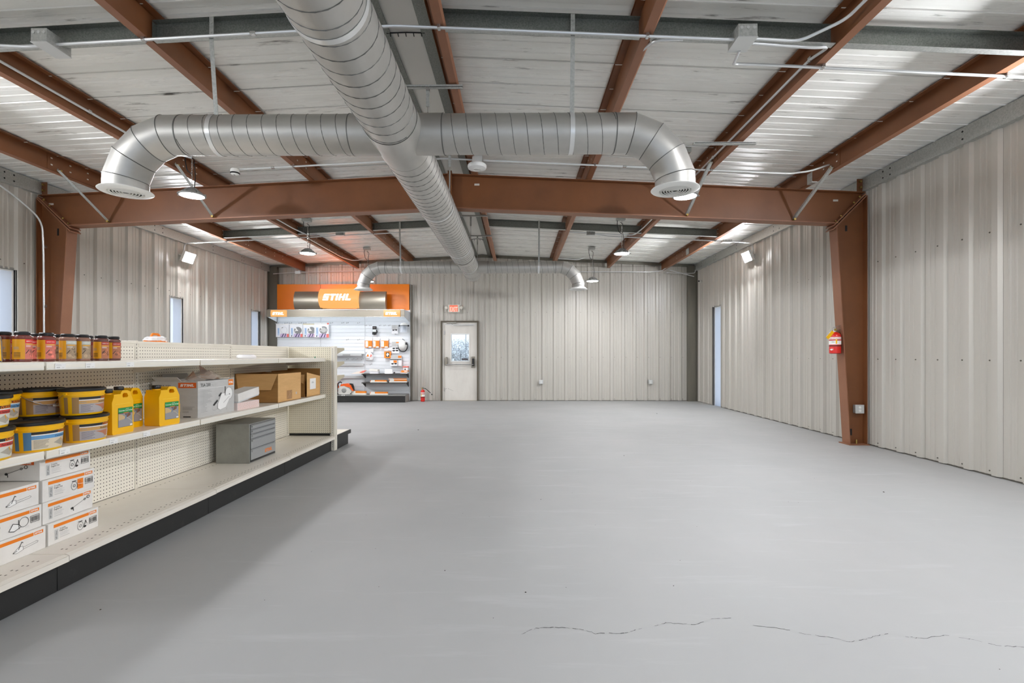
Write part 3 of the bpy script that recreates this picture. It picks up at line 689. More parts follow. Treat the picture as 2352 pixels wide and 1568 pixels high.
def diffuser(par, x, y, z):
    d = P(par, 'diffuser', MB().lathe([(.118, .02), (.122, .004), (.178, .012), (.184, .018), (.178, .024), (.15, .03), (.148, .05)], 48, (x, y, z)), WHITE, w=True)
    for r in (.104, .084, .064, .044, .024): P(d, 'louver_ring', MB().lathe([(r - .004, .006), (r + .011, .024), (r + .013, .022), (r + .0005, .003), (r - .004, .006)], 36, (x, y, z)), WHITE, w=True)
    P(d, 'cross_bar', MB().bar((x - .12, y, z + .03), (x + .12, y, z + .03), .006, .006).bar((x, y - .12, z + .03), (x, y + .12, z + .03), .006, .006), WHITE, w=True)
    P(d, 'damper_plate', MB().lathe([(.13, .09), (.0005, .09)], 24, (x, y, z)), mat('diffuser_dark', (40, 40, 40), .6), w=True)
def branch(lab, yc, r, xe, zd, sd, x0, rc, bandx, seam_from):
    """side run from the main duct, gored elbow down, round ceiling diffuser"""
    t = T('branch_duct', lab, 'duct', (xe, yc, zd))
    xs = xe - sd * rc                            # elbow start
    P(t, 'collar', MB().lathe([(r + .004, min(x0, x0 + sd * .33)), (r + .004, max(x0, x0 + sd * .33))], 40, (0, yc, DZ), 'x'), DUCT, w=True)
    P(t, 'straight_pipe', MB().lathe([(r, min(x0, xs)), (r, max(x0, xs))], 40, (0, yc, DZ), 'x'), DUCT, w=True)
    P(t, 'spiral_seam', helix('x', (yc, DZ), r + .0005, seam_from, xs - sd * .06, .113, .0027, sd), SEAM, w=True)
    P(t, 'joint_ring', band('x', (yc, DZ), r, xs - sd * .05, .008, .003), SEAM, w=True)
    P(t, 'joint_ring', band('x', (yc, DZ), r + .003, x0 + sd * .33, .007, .002), SEAM, w=True)
    P(t, 'strap_band', band('x', (yc, DZ), r + .001, bandx, .034), STRAPM, w=True)
    # gores
    bc = Vector((xs, yc, DZ - rc)); angs = [0, 11.25, 33.75, 56.25, 78.75, 90]; secs = []
    for i, a in enumerate(angs):
        mitre = 0 < i < 5
        dc = rc / math.cos(R(11.25)) if mitre else rc
        k = 1 / math.cos(R(11.25)) if mitre else 1
        radial = Vector((sd * math.sin(R(a)), 0, math.cos(R(a))))
        ctr = bc + radial * dc
        secs.append([ctr + radial * (r * k * math.cos(q)) + Vector((0, r * math.sin(q), 0)) for q in [2 * math.pi * j / 40 for j in range(40)]])
    for A, B in zip(secs, secs[1:]):
        P(t, 'elbow_gore', MB().add(A + B, [(j, (j + 1) % 40, 40 + (j + 1) % 40, 40 + j) for j in range(40)]), DUCT, w=True, ang=60)
    for s_ in secs[1:5]: P(t, 'gore_seam', MB().tube([Vector(q) for q in s_], .0036, 5, closed=True), SEAM, w=True)
    zb = DZ - rc
    P(t, 'drop_collar', MB().lathe([(r + .002, zb), (r + .002, zd + .03)] if zb > zd + .03 else [(r + .002, zd + .09), (r + .002, zd + .03)], 40, (xe, yc, 0)), DUCT, w=True)
    diffuser(t, xe, yc, zd)
    return t
branch('spiral side duct with elbow and round diffuser, near left one', 3.80, .150, -3.10, 2.50, -1, DX - .03, .43, -2.36, -1.32)
branch('spiral side duct with elbow and round diffuser, near right one', 3.80, .150, 1.235, 2.50, 1, DX + .03, .43, .42, -.55)
branch('small spiral side duct with elbow above the orange display', 9.53, .120, -3.04, 2.50, -1, DX - .03, .40, -2.28, -1.25)
branch('small spiral side duct with elbow before the far wall, right one', 9.53, .120, 1.20, 2.50, 1, DX + .03, .40, .42, -.6)

# flat hanger straps between bridging channels and branch ducts
for x, y, zt, zb, lab in ((-2.33, 3.735, 3.80, 3.05, 'flat steel hanger strap above the near left branch duct'), (.42, 3.735, 3.80, 3.05, 'flat steel hanger strap above the near right branch duct'),
                          (-2.27, 9.40, 3.80, 3.03, 'flat steel hanger strap above the small left branch duct'), (.42, 9.40, 3.82, 3.03, 'flat steel hanger strap above the small right branch duct')):
    t = T('hanger_strap', lab, 'strap', (x, y, zb))
    ya, yb = y - .073, y - .012
    P(t, 'strap', MB().box(x - .016, x + .016, ya - .002, ya + .002, zt - .2, zt).bar((x, ya, zt - .2), (x, yb, zb), .032, .004, up=(0, 1, 0)), GALVL, w=True)
    for z in (zt - .05, zt - .12): P(t, 'strap_screw', MB().cyl((x, ya - .007, z), (x, ya, z), .007, 6), CHROME, w=True)
# strut rails across the ridge with a threaded drop to the main duct
for y, xa, lab in ((4.43, -.50, 'short slotted strut rail over the main duct, nearest'), (5.86, -.49, 'short slotted strut rail over the main duct behind the branch ducts'),
                   (8.53, -.52, 'short slotted strut rail over the main duct just beyond the rafter'), (9.96, -.52, 'short slotted strut rail over the main duct, farthest')):
    t = T('strut_rail', lab, 'rail', (DX, y, 3.68)); z = 3.672
    P(t, 'channel', MB().box(-1.40, xa, y - .02, y + .02, z, z + .004).box(-1.40, xa, y - .02, y - .017, z, z + .022).box(-1.40, xa, y + .017, y + .02, z, z + .022), GALVL, w=True)
    for x in (-.82, -1.05):
        P(t, 'beam_clamp', MB().box(x - .014, x + .014, y - .024, y + .024, z - .03, z), CHROME, w=True)
        P(t, 'threaded_rod', MB().cyl((x, y, z - .03), (x, y, DZ + .16), .006, 6), CHROME, w=True)
    P(t, 'swivel_bracket', MB().box(-.835, -.805, y - .012, y + .012, z - .17, z - .03), GALVL, w=True)

# ================================================================== CONDUITS AND BOXES
def conduit(lab, pts, r=.0115, straps=(), group=None, bendr=.07, cup=()):
    p = bend(pts, bendr); t = T('conduit', lab, 'conduit', p[len(p) // 2], group=group)
    P(t, 'pipe', MB().tube(p, r, 8), EMT, w=True)
    for x, y, z in straps: P(t, 'strap', MB().box(x - .012, x + .012, y - .02, y + .02, z - r - .004, z + r + .012), CHROME, w=True, bev=.004)
    for x, y, z in cup: P(t, 'coupling', MB().box(x - .022, x + .022, y - r - .003, y + r + .003, z - r - .003, z + r + .003), CHROME, w=True, bev=.005)
    return t
CZ = lambda x: roof(x) - .224
def along(x0, x1, y, dz=0.):
    xs = sorted([x0, RX, x1]) if min(x0, x1) < RX < max(x0, x1) else [x0, x1]
    return [(x, y, CZ(x) + dz) for x in xs]
def pstr(ks, y, dz=0.): return [(PW[k][0] + (.03 if k > 0 else -.03), y, CZ(PW[k][0]) + dz) for k in ks]
conduit('grey conduit crossing under all roof purlins near the viewer', along(-6.3, 1.62, 3.64), straps=pstr((-3, -2, -1, .5, 1), 3.64), cup=[(-2.0, 3.64, CZ(-2.0))])
conduit('thin conduit leaving the left ceiling box below the long one', [(-6.3, 3.50, CZ(-6.3) - .02), (-4.05, 3.56, CZ(-4.05) - .02), (-3.72, 3.63, CZ(-3.72) - .012), (-3.62, 3.63, CZ(-3.62) - .01)])
conduit('short conduit rising from the right ceiling box onto the bright purlin', [(1.76, 3.62, CZ(1.76)), (2.10, 3.62, CZ(2.1) - .005), (2.33, 3.45, CZ(2.33) + .05), (2.365, 3.1, CZ(2.36) + .08), (2.365, 2.2, CZ(2.36) + .08)], straps=[(2.368, 3.05, CZ(2.36) + .08)])
conduit('conduit hooking from the right ceiling box down the second purlin web', [(1.76, 3.65, CZ(1.76) - .015), (2.25, 3.68, CZ(2.25) - .01), (2.385, 3.72, CZ(2.38) + .03), (2.372, 3.95, CZ(2.37) + .07), (2.372, 6.6, CZ(2.37) + .07)], straps=[(2.376, 3.95, CZ(2.37) + .07), (2.376, 5.9, CZ(2.37) + .07)])
conduit('conduit looping under the right ceiling box and crossing to the right wall', [(1.70, 3.72, CZ(1.7) - .03), (1.70, 3.82, CZ(1.7) - .07), (1.74, 3.90, CZ(1.74) - .02), (1.95, 3.92, CZ(1.95) - .005), (4.72, 3.95, CZ(4.72) - .005)], straps=[(2.46, 3.92, CZ(2.46)), (3.94, 3.94, CZ(3.94))])
conduit('conduit curving off the long run onto the third purlin from the right', [(1.25, 3.66, CZ(1.25)), (1.05, 3.68, CZ(1.05)), (.992, 3.85, CZ(.99) + .03), (.992, 4.2, CZ(.99) + .04), (.992, 5.9, CZ(.99) + .04)], straps=[(.996, 4.45, CZ(.99) + .04)])
conduit('straight conduit along the purlin nearest the right wall', [(3.90, 1.2, CZ(3.9) + .06), (3.90, 6.36, CZ(3.9) + .06)], r=.014, straps=[(3.90, 3.2, CZ(3.9) + .06), (3.90, 4.72, CZ(3.9) + .06)])
conduit('conduit along the second purlin from the left wall, bending into the rafter', [(-4.235, 1.5, CZ(-4.2) + .08), (-4.235, 4.95, CZ(-4.2) + .08), (-4.20, 5.5, CZ(-4.2) + .06), (-3.9, 5.75, CZ(-3.9) + .02)], straps=[(-4.24, 2.95, CZ(-4.2) + .08), (-4.24, 3.6, CZ(-4.2) + .08), (-4.24, 4.75, CZ(-4.2) + .08)])
conduit('long conduit from the left round detector to the white disc box', along(-3.52, -.57, 6.10), straps=pstr((-1,), 6.10), cup=[(-3.1, 6.1, CZ(-3.1))])
conduit('long conduit from the white disc box to the right purlin box', along(-.43, 3.42, 6.10) + [(3.66, 6.06, CZ(3.66) + .03), (3.86, 6.0, CZ(3.86) + .1), (3.875, 6.1, CZ(3.87) + .1), (3.875, 6.36, CZ(3.87) + .1)], straps=pstr((1, 2), 6.10), cup=[(1.35, 6.1, CZ(1.35))])
conduit('short conduit leaving the right purlin box towards the rafter', [(3.875, 6.47, CZ(3.87) + .05), (3.875, 6.62, CZ(3.87) + .03)])
conduit('conduit bending down the left wall behind the left steel column', [(-6.63, 1.6, 3.50), (-6.63, 5.9, 3.50), (-6.60, 6.35, 3.28), (-6.55, 6.60, 3.08), (-6.55, 6.62, 2.6), (-6.56, 6.64, 1.0), (-6.56, 6.64, .35)], straps=[(-6.55, 6.64, 2.72), (-6.55, 6.64, 1.9)], bendr=.2)
conduit('far conduit from the left flood lamp across the purlins', [(-6.60, 9.5, 3.26), (-6.58, 9.5, 3.42), (-6.50, 9.5, CZ(-6.4)), (-6.2, 9.5, CZ(-6.2)), (-4.12, 9.5, CZ(-4.12)), (-2.85, 9.5, CZ(-2.85)), (-2.2, 9.5, CZ(-2.2))], straps=pstr((-3, -2, -1), 9.5))
conduit('far conduit stepping down the second purlin from the left', [(-4.235, 7.3, CZ(-4.2) + .07), (-4.235, 9.1, CZ(-4.2) + .07), (-4.1, 9.42, CZ(-4.1) + .02), (-3.75, 9.45, CZ(-3.75) + .02), (-3.52, 9.45, CZ(-3.5) + .02)])
conduit('far conduit along the second left purlin to the hidden lamp box', [(-4.235, 9.7, CZ(-4.2) + .04), (-4.235, 11.6, CZ(-4.2) + .04), (-4.1, 11.95, CZ(-4.1) + .02), (-3.95, 12.1, CZ(-3.95) + .05), (-3.86, 12.2, 3.68)])
conduit('far conduit from the bay right of the duct to the right flood lamp', [(.95, 9.5, CZ(.95) + .03), (1.35, 9.5, CZ(1.35) + .03), (1.8, 9.55, CZ(1.8) - .01), (4.2, 9.55, CZ(4.2)), (4.62, 9.6, CZ(4.6) - .0), (4.70, 9.7, 3.40), (4.72, 9.75, 3.27)], straps=pstr((2, 3), 9.55))
conduit('far conduit sloping along the second right purlin web', [(2.372, 7.0, CZ(2.37) + .07), (2.372, 9.1, CZ(2.37) + .07), (2.28, 9.45, CZ(2.28) + .015), (1.9, 9.5, CZ(1.9) + .02), (1.42, 9.5, CZ(1.42) + .02)])
conduit('far conduit on the purlin nearest the right wall', [(3.90, 7.0, CZ(3.9) + .05), (3.90, 12.5, CZ(3.9) + .05), (3.83, 12.85, 3.46), (3.6, 12.9, 3.44), (-2.7, 12.9, 3.46)], straps=[(3.9, 9.2, CZ(3.9) + .05), (3.9, 11.9, CZ(3.9) + .05)])
conduit('conduit high on the far wall left of the small duct', [(-6.72 + .2, 12.86, 3.40), (-5.85, 12.86, 3.44), (-2.6, 12.86, 3.50)])
conduit('small conduit from far wall into the right eave channel', [(3.95, 12.86, 3.41), (4.55, 12.86, 3.39), (4.70, 12.85, 3.40), (4.71, 12.84, 3.48)], cup=[(3.98, 12.86, 3.41)])
conduit('slanting conduit stub at the far right corner', [(4.02, 12.80, 3.47), (4.66, 12.80, 3.30)], r=.012)
conduit('far thin conduit between the ridge and the right lamp box', [(.98, 12.2, CZ(.98) + .05), (1.55, 12.2, CZ(1.55) + .04), (1.70, 12.2, 3.69), (1.80, 12.2, 3.69)])
def jbox(lab, x0, x1, y0, y1, z0, z1, cover, name='junction_box'):
    t = T(name, lab, 'box', ((x0 + x1) / 2, (y0 + y1) / 2, z0))
    P(t, 'body', MB().box(x0, x1, y0, y1, z0, z1), GALVL, w=True, bev=.003)
    if cover == 'z': P(t, 'cover', MB().box(x0 - .003, x1 + .003, y0 - .003, y1 + .003, z0 - .004, z0), mat('cover_plate', (206, 208, 206), .4, .4), w=True)
    if cover == 'y': P(t, 'cover', MB().box(x0 - .003, x1 + .003, y0 - .004, y0, z0 - .003, z1 + .003), mat('cover_plate', (206, 208, 206), .4, .4), w=True)
    k = MB()
    for i in range(3): k.lathe([(.0001, 0), (.011, 0), (.012, -.002), (.0001, -.002)], 10, (x0 + (x1 - x0) * (i + .5) / 3, y0 - .001, z1 - (z1 - z0) * .3), 'y')
    P(t, 'knockouts', k, mat('cover_plate', (206, 208, 206), .4, .4), w=True, kind='stuff')
    return t
jbox('square steel ceiling box at the upper left corner', -3.62, -3.50, 3.56, 3.76, 3.555, 3.655, 'z')
jbox('square steel ceiling box right of the near right branch duct', 1.62, 1.76, 3.56, 3.74, 3.555, 3.65, 'z')
jbox('steel switch box on the outer right purlin by the rafter', 3.85, 3.915, 6.36, 6.47, 3.48, 3.62, 'y')
jbox('small steel box on the far purlin near the right wall', 3.84, 3.90, 10.9, 11.05, 3.50, 3.63, 'y')
jbox('small conduit box under the purlin left of far right lamp', 1.36, 1.52, 9.46, 9.54, CZ(1.4) - .02, CZ(1.4) + .06, 'z')
jbox('small conduit box under the roof near the orange display', -3.55, -3.39, 9.41, 9.49, CZ(-3.4) - .02, CZ(-3.4) + .06, 'z')
jbox('flat white conduit box where the far right conduit meets the purlin', 4.02, 4.20, 9.5, 9.6, CZ(4.1) - .025, CZ(4.1) + .02, 'z')
jbox('flat white box on the far wall conduit by the left corner', -5.92, -5.78, 12.84, 12.9, 3.40, 3.47, 'y')
# round detector and disc sensor
t = T('smoke_detector', 'small round white detector with dark ring at the end of a conduit', 'detector', (-3.57, 6.08, 3.50))
P(t, 'base', MB().lathe([(.0005, .075), (.045, .075), (.052, .06), (.055, .03)], 28, (-3.57, 6.08, 3.50)), WHITE, w=True)
P(t, 'dark_ring', MB().lathe([(.055, .03), (.057, .022), (.05, .012)], 28, (-3.57, 6.08, 3.50)), BLACK, w=True)
P(t, 'sensor_dome', MB().lathe([(.05, .012), (.04, .004), (.018, 0), (.0005, -.001)], 28, (-3.57, 6.08, 3.50)), WHITE, w=True)
P(t, 'lens_dot', MB().lathe([(.012, -.002), (.0005, -.004)], 12, (-3.57, 6.07, 3.50)), BLACK, w=True)
t = jbox('grey box carrying the white disc under the ridge', -.56, -.44, 6.04, 6.16, 3.63, 3.73, 'y')
t = T('wireless_disc', 'white round disc fixture below a grey box at the ridge', 'access point', (-.505, 6.08, 3.555))
P(t, 'disc', MB().lathe([(.0005, .075), (.10, .072), (.118, .055), (.12, .035), (.112, .014), (.08, .004), (.0005, 0)], 40, (-.505, 6.08, 3.555)), mat('disc_white', (240, 240, 238), .4), w=True)
P(t, 'centre_ring', MB().lathe([(.042, .0015), (.044, -.002), (.048, -.002), (.05, .003)], 32, (-.505, 6.08, 3.555)), WHITE, w=True)

# ================================================================== LAMPS
def chain(z0, z1):
    mb = MB(); n = max(3, int((z1 - z0) / .026)); L = (z1 - z0) / n
    for i in range(n):
        zc = z0 + (i + .5) * L; pts = []
        for k in range(8):
            a = 2 * math.pi * k / 8; u, v = .008 * math.cos(a), (.62 * L) * math.sin(a)
            pts.append((u, 0, zc + v) if i % 2 else (0, u, zc + v))
        mb.tube(pts, .0022, 4, closed=True)
    return mb
def high_bay(lab, x, y, z, boxed=True):
    t = T('high_bay_lamp', lab, 'lamp', (x, y, z), group=None)
    P(t, 'lens', MB().lathe([(.0005, -.002), (.08, .0), (.128, .006), (.131, .012)], 36), LENS)
    P(t, 'rim', MB().lathe([(.131, .012), (.134, .004), (.152, .008), (.155, .016), (.148, .022), (.11, .03)], 36), mat('lamp_grey', (150, 150, 148), .4, .4))
    P(t, 'housing', MB().lathe([(.11, .03), (.1, .05), (.085, .07), (.06, .085), (.05, .1), (.0005, .102)], 28), mat('lamp_grey', (150, 150, 148), .4, .4))
    fn = MB()
    for k in range(12):
        a = R(30 * k); d = Vector((math.cos(a), math.sin(a), 0)); fn.bar(d * .055 + Vector((0, 0, .086)), d * .12 + Vector((0, 0, .032)), .005, .02)
    P(t, 'cooling_fins', fn, mat('lamp_grey', (150, 150, 148), .4, .4), kind='stuff')
    P(t, 'rim_ear', MB().box(.15, .176, -.012, .012, .01, .02), mat('lamp_grey', (150, 150, 148), .4, .4), bev=.004)
    P(t, 'rim_ear', MB().box(-.176, -.15, -.012, .012, .01, .02), mat('lamp_grey', (150, 150, 148), .4, .4), bev=.004)
    zt = roof(x) - .075 - z
    P(t, 'hook', MB().tube([(0, 0, .1), (0, 0, .13), (.012, 0, .142), (0, 0, .156), (-.012, 0, .142)], .004, 6), CHROME)
    P(t, 'chain', chain(.15, zt), CHROME)
    P(t, 'power_cord', MB().tube(bend([(.03, 0, .1), (.045, 0, .25), (.02, .01, .4), (.01, .012, zt - .15), (.03, .01, zt - .06), (-.03, .01, zt - .02)], .05), .005, 6), RUBBER)
    P(t, 'plug_loop', MB().tube(bend([(-.08, 0, zt + .01), (-.085, 0, zt - .07), (-.06, 0, zt - .2), (0, .005, zt - .24)], .06), .006, 6), RUBBER)
    P(t, 'ceiling_box', MB().box(-.1, .06, -.05, .05, zt + .005, zt + .06), GALVL, bev=.004)
    return t
high_bay('round hanging lamp glowing before the rafter, left of the big duct', -4.03, 5.95, 3.19)
high_bay('round hanging lamp glowing half behind the near right diffuser', 2.075, 6.0, 3.175)
high_bay('round hanging lamp beyond the rafter above the orange display', -3.915, 9.0, 3.115)
high_bay('round hanging lamp beyond the rafter, right of the big duct', 1.94, 9.0, 3.10)
high_bay('small far round hanging lamp close to the far wall, right side', 1.785, 11.5, 2.975)
high_bay('far round hanging lamp hidden behind the small left elbow', -3.565, 11.5, 2.975)
high_bay('round hanging lamp at the top edge of the view, upper right', 1.96, 2.44, 3.13)
high_bay('round hanging lamp over the shelving, left of the viewer', -4.0, 2.62, 3.15)
high_bay('unseen round hanging lamp added behind the viewer, right side', 1.98, -.6, 3.15)  # added lamp out of view, lifts walls and ceiling
high_bay('unseen round hanging lamp added behind the viewer, left side', -4.0, -.6, 3.15)  # its added counterpart on the left, also out of view
t = T('lamp_strut', 'galvanised strut bar under the purlin carrying the half hidden lamp', 'strut', (2.1, 6.0, 3.53))
P(t, 'bar', MB().box(1.92, 2.60, 5.28, 5.32, 3.518, 3.54), GALVL, w=True); P(t, 'slot', MB().box(1.93, 2.59, 5.278, 5.281, 3.526, 3.532), BLACK, w=True)
def flood(lab, x, y, z, sd, yaw, tilt):
    t = T('flood_light', lab, 'flood light', (x, y, z))
    M_ = Matrix.Translation((0, 0, 0)) @ Matrix.Rotation(R(yaw), 4, 'Z') @ Matrix.Rotation(R(tilt), 4, 'Y')
    P(t, 'housing', MB().box(-.03, .028, -.155, .155, -.105, .105).xf(M_), mat('flood_case', (214, 214, 212), .4), bev=.008)
    P(t, 'lens', MB().box(.0285, .031, -.145, .145, -.095, .095).xf(M_), FLENS)
    P(t, 'yoke', MB().tube([(-.03, -.12, 0), (-.1, -.12, 0), (-.1, .12, 0), (-.03, .12, 0)], .008, 6).xf(M_), mat('flood_case', (214, 214, 212), .4))
    P(t, 'wall_knuckle', MB().tube([M_ @ Vector((-.1, 0, 0)), (-.11 * sd, 0, .02), (-.15 * sd, 0, -.01)], .016, 8), mat('flood_case', (214, 214, 212), .4))
    return t
flood('square flood light shining high on the left wall beyond the rafter', -6.55, 9.55, 3.17, 1, 0, 22)
flood('square flood light shining high on the right wall above the slim opening', 4.64, 9.78, 3.21, -1, 180, 22)
flood('square flood light on the right wall behind the frame edge', 4.64, 3.6, 3.21, -1, 180, 22)
flood('square flood light on the left wall outside the view', -6.55, 3.6, 3.19, 1, 0, 22)
flood('unseen square flood light added on the left wall behind the viewer', -6.55, -2.2, 3.19, 1, 0, 22)  # added flood out of view, extra light for the room
flood('unseen square flood light added on the right wall behind the viewer', 4.64, -2.2, 3.19, -1, 180, 22)  # added flood opposite, likewise unseen fill light
# ================================================================== GONDOLA SHELVING
GX, GF = -2.93, -2.437           # back panel face, shelf front edge
UY = [1.25, 2.47, 3.69, 4.909, 6.128]   # uprights
GT = 1.33
DK, SM, STP = .195, .728, 1.187   # deck, middle shelf, top shelf heights
g = T('gondola_shelving', 'long cream double-sided store shelving with pegboard back and black kick plates', 'shelving', (GX - .03, 3.7, 0))
for i, (a, b) in enumerate(zip(UY, UY[1:])):
    P(g, 'back_panel', MB().box(GX - .012, GX, a + .018, b - .018, .2, GT - .02), PEGY, w=True, org=(GX, a + .0127 + .011, .2 + .003))
    P(g, 'panel_cap', MB().box(GX - .03, GX + .004, a + .002, b - .002, GT - .02, GT), BEIGE, w=True, bev=.003)
    P(g, 'panel_rail', MB().box(GX, GX + .003, a + .02, b - .02, GT - .045, GT - .02), BEIGE, w=True)
    P(g, 'base_deck', MB().box(GX, -2.335, a + .002, b - .002, DK - .025, DK).prism([(-2.335, DK), (-2.312, DK - .008), (-2.312, DK - .036), (-2.318, DK - .036), (-2.335, DK - .02)], 'y', a + .002, b - .002), DECKM, w=True, bev=.002)
    hb = MB()
    for yy in range(int((b - a - .1) / .0508)):
        for xx in (-2.41, -2.385, -2.83): hb.box(xx - .003, xx + .003, a + .06 + yy * .0508, a + .07 + yy * .0508, DK, DK + .0006)
    P(g, 'deck_slots', hb, mat('slot_shadow', (96, 88, 78), .8), w=True, kind='stuff')
    P(g, 'kick_plate', MB().box(-2.39, -2.372, a + .0015, b - .0015, .003, DK - .03), KICK, w=True, bev=.002)
    for z, nm in ((SM, 'middle_shelf'), (STP, 'top_shelf')):
        s_ = P(g, nm, MB().box(GX + .004, GF - .004, a + .004, b - .004, z - .022, z), DECKM, w=True, bev=.002)
        P(s_, 'price_channel', MB().prism([(GF - .006, z), (GF, z - .001), (GF + .002, z - .006), (GF + .002, z - .042), (GF - .003, z - .045), (GF - .006, z - .03)], 'y', a + .006, b - .006), BEIGE, w=True)
        P(s_, 'ticket_groove', MB().box(GF + .002, GF + .0036, a + .01, b - .01, z - .037, z - .034).box(GF + .002, GF + .0036, a + .01, b - .01, z - .011, z - .009), WHITE, w=True)
        for yy in (a + .03, b - .03): P(s_, 'shelf_arm', MB().prism([(GX, z - .022), (GF - .02, z - .022), (GF - .03, z - .034), (GX, z - .10)], 'y', yy - .0015, yy + .0015), BEIGE, w=True)
for i, y in enumerate(UY):
    u = P(g, 'upright', MB().box(GX - .05, GX + .002, y - .016, y + .016, .005, GT + .004), BEIGE, w=True, bev=.002)
    sl = MB(); z = .23
    while z < GT - .02:
        sl.box(GX + .002, GX + .0028, y - .0022, y + .0022, z, z + .0135); z += .0254
    P(u, 'slots', sl, BLACK, w=True, kind='stuff')
# far side of the run
P(g, 'rear_panel', MB().box(GX - .05, GX - .04, UY[0], UY[-1], .2, GT - .02), BEIGE, w=True)
P(g, 'rear_shelf', MB().box(GX - .48, GX - .05, UY[0], UY[-1], STP - .03, STP), DECKM, w=True); P(g, 'rear_deck', MB().box(GX - .62, GX - .05, UY[0], UY[-1], DK - .03, DK), DECKM, w=True)
P(g, 'rear_kick_plate', MB().box(GX - .56, GX - .545, UY[0], UY[-1], .003, DK - .03), KICK, w=True)
# price tickets
tk = 0
for z, ys in ((STP, (2.52, 2.70, 2.985)), (SM, (2.545, 2.86, 3.12))):
    for y in ys:
        A = Art(); A.rect(0, 0, .06, .03, PRW, 1); A.lines(.006, .022, .03, .004, 2, .0015, PRGL); A.rect(.008, .005, .028, .011, PRGL, 2); A.line([(.04, .009), (.045, .006), (.051, .009)], .001, PRG, 2)
        A.build(g, 'price_ticket', faceX(GF + .0036, y, z - .039), w=True)
# end cap: a cross wall closing the run, shelf arms and a base on its far side
EY = 6.165
ec = T('end_cap', 'cream pegboard end unit closing the far end of the shelving run', 'shelving', (-2.6, EY + .1, 0))
for x0, x1 in ((GX + .006, -2.375),):
    P(ec, 'peg_panel', MB().box(x0, x1, EY, EY + .012, .225, GT), PEGX, w=True, org=(x0, EY, .225))
P(ec, 'far_panel', MB().box(-3.5, -2.36, EY + .04, EY + .05, .2, GT), BEIGE, w=True)
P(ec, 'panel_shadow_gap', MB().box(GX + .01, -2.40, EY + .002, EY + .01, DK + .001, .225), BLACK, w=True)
P(ec, 'end_upright', MB().box(-2.376, -2.33, EY - .018, EY + .014, .004, GT + .006), BEIGE, w=True, bev=.003)
P(ec, 'end_upright_rear', MB().box(-2.366, -2.325, EY + .014, EY + .06, .004, GT + .006), mat('enamel_clean', (230, 224, 210), .35), w=True, bev=.003)
sl = MB(); z = .05
while z < GT - .01:
    if not (.14 < z < .225): sl.box(-2.3585, -2.3535, EY - .0188, EY - .018, z, z + .0135)
    z += .0254
P(ec, 'upright_slots', sl, BLACK, w=True, kind='stuff')
for z in (GT - .01, GT - .19, GT - .37): P(ec, 'shelf_arm', MB().prism([(EY + .06, z), (EY + .36, z), (EY + .36, z - .03), (EY + .06, z - .09)], 'x', -2.345, -2.341), mat('arm_tan', (196, 186, 160), .5), w=True)
P(ec, 'base_deck', MB().box(-3.5, -2.325, EY + .06, EY + .56, DK - .03, DK - .005), BEIGE, w=True, bev=.002)
P(ec, 'deck_edge', MB().box(-2.338, -2.322, EY + .06, EY + .565, DK - .055, DK - .004), KICK, w=True)
P(ec, 'base_side', MB().box(-2.352, -2.338, EY + .06, EY + .50, .003, DK - .055), KICK, w=True, bev=.003)
P(ec, 'base_front', MB().box(-3.5, -2.34, EY + .47, EY + .485, .003, DK - .05), KICK, w=True)
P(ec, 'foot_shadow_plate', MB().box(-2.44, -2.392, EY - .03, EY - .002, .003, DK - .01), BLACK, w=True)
t = T('green_tag', 'tiny green clip standing on the top shelf edge near the end unit', 'clip', (-2.50, 5.95, STP)); P(t, 'clip', MB().prism([(-.008, 0), (.008, 0), (.003, .02), (-.003, .02)], 'y', 0, .003), mat('green_clip', (40, 130, 90), .5))

# ---- colourant jars on the top shelf
JARC = {'red': ((222, 40, 30), (214, 120, 104), (120, 56, 48)), 'grey': ((196, 200, 190), (170, 146, 118), (150, 110, 92)), 'brown': ((176, 56, 30), (178, 112, 80), (104, 64, 56))}
def jar(lab, x, y, kind, rot):
    hd, pc, fill = JARC[kind]
    t = T('colorant_jar', lab, 'jar', (x, y, STP), group='colourant jars on the top shelf')
    r = .0385
    P(t, 'bottle', MB().lathe([(.0005, 0), (.034, 0), (.0375, .004), (.0375, .012), (.036, .02), (.036, .118), (.0385, .124), (.0385, .130), (.034, .136), (.030, .138)], 26), mat('jar_fill_' + kind, fill, .18, coat=.6))
    P(t, 'lid', MB().lathe([(.030, .137), (.031, .139), (.031, .152), (.027, .156), (.0005, .156)], 24), BLACK)
    A = Art(1 / .037, .2); f = arc(0, 0, .0368, .0368, .014)
    hm, pm = mat('jar_head_' + kind, hd, .45), mat('jar_pic_' + kind, pc, .5)
    a0 = R(rot)
    A.rect(a0 - 1.75, 0, a0, .102, YELD, 1, 12); A.rect(a0, 0, a0 + 1.9, .102, pm, 1, 12); A.rect(a0, .082, a0 + 1.9, .102, hm, 2, 12)
    A.rect(a0 + .1, .074, a0 + 1.2, .080, mat('jar_gold', (230, 170, 60), .5), 2, 8)
    for k in range(9):
        cx, cy = a0 + .25 + rnd.random() * 1.2, .012 + rnd.random() * .05
        A.disc(cx, cy, .16 + rnd.random() * .14, .006 + rnd.random() * .005, mat('stone_%s_%d' % (kind, k % 3), [min(255, int(v * (1.15 - .2 * (k % 3)))) for v in pc], .5), 2, 7)
    A.text('CEMENT COLOR', a0 + .12, .089, .006, PRW, 3, wmax=1.0); A.lines(a0 + .1, .07, .7, .003, 3, .001, PRW, 3)
    A.line([(a0 + .1, .03), (a0 + .42, .048)], .003, PRK, 3)
    A.lines(a0 - 1.3, .062, .75, .003, 5, .0012, PRG, 2, .15)
    for k in range(6): A.rect(a0 - 1.25, .010 + k * .0045, a0 - .45, .010 + k * .0045 + .0018, PRK, 2, 5)
    A.build(t, 'label', f, lift=.00025, base=.0003)
    return t
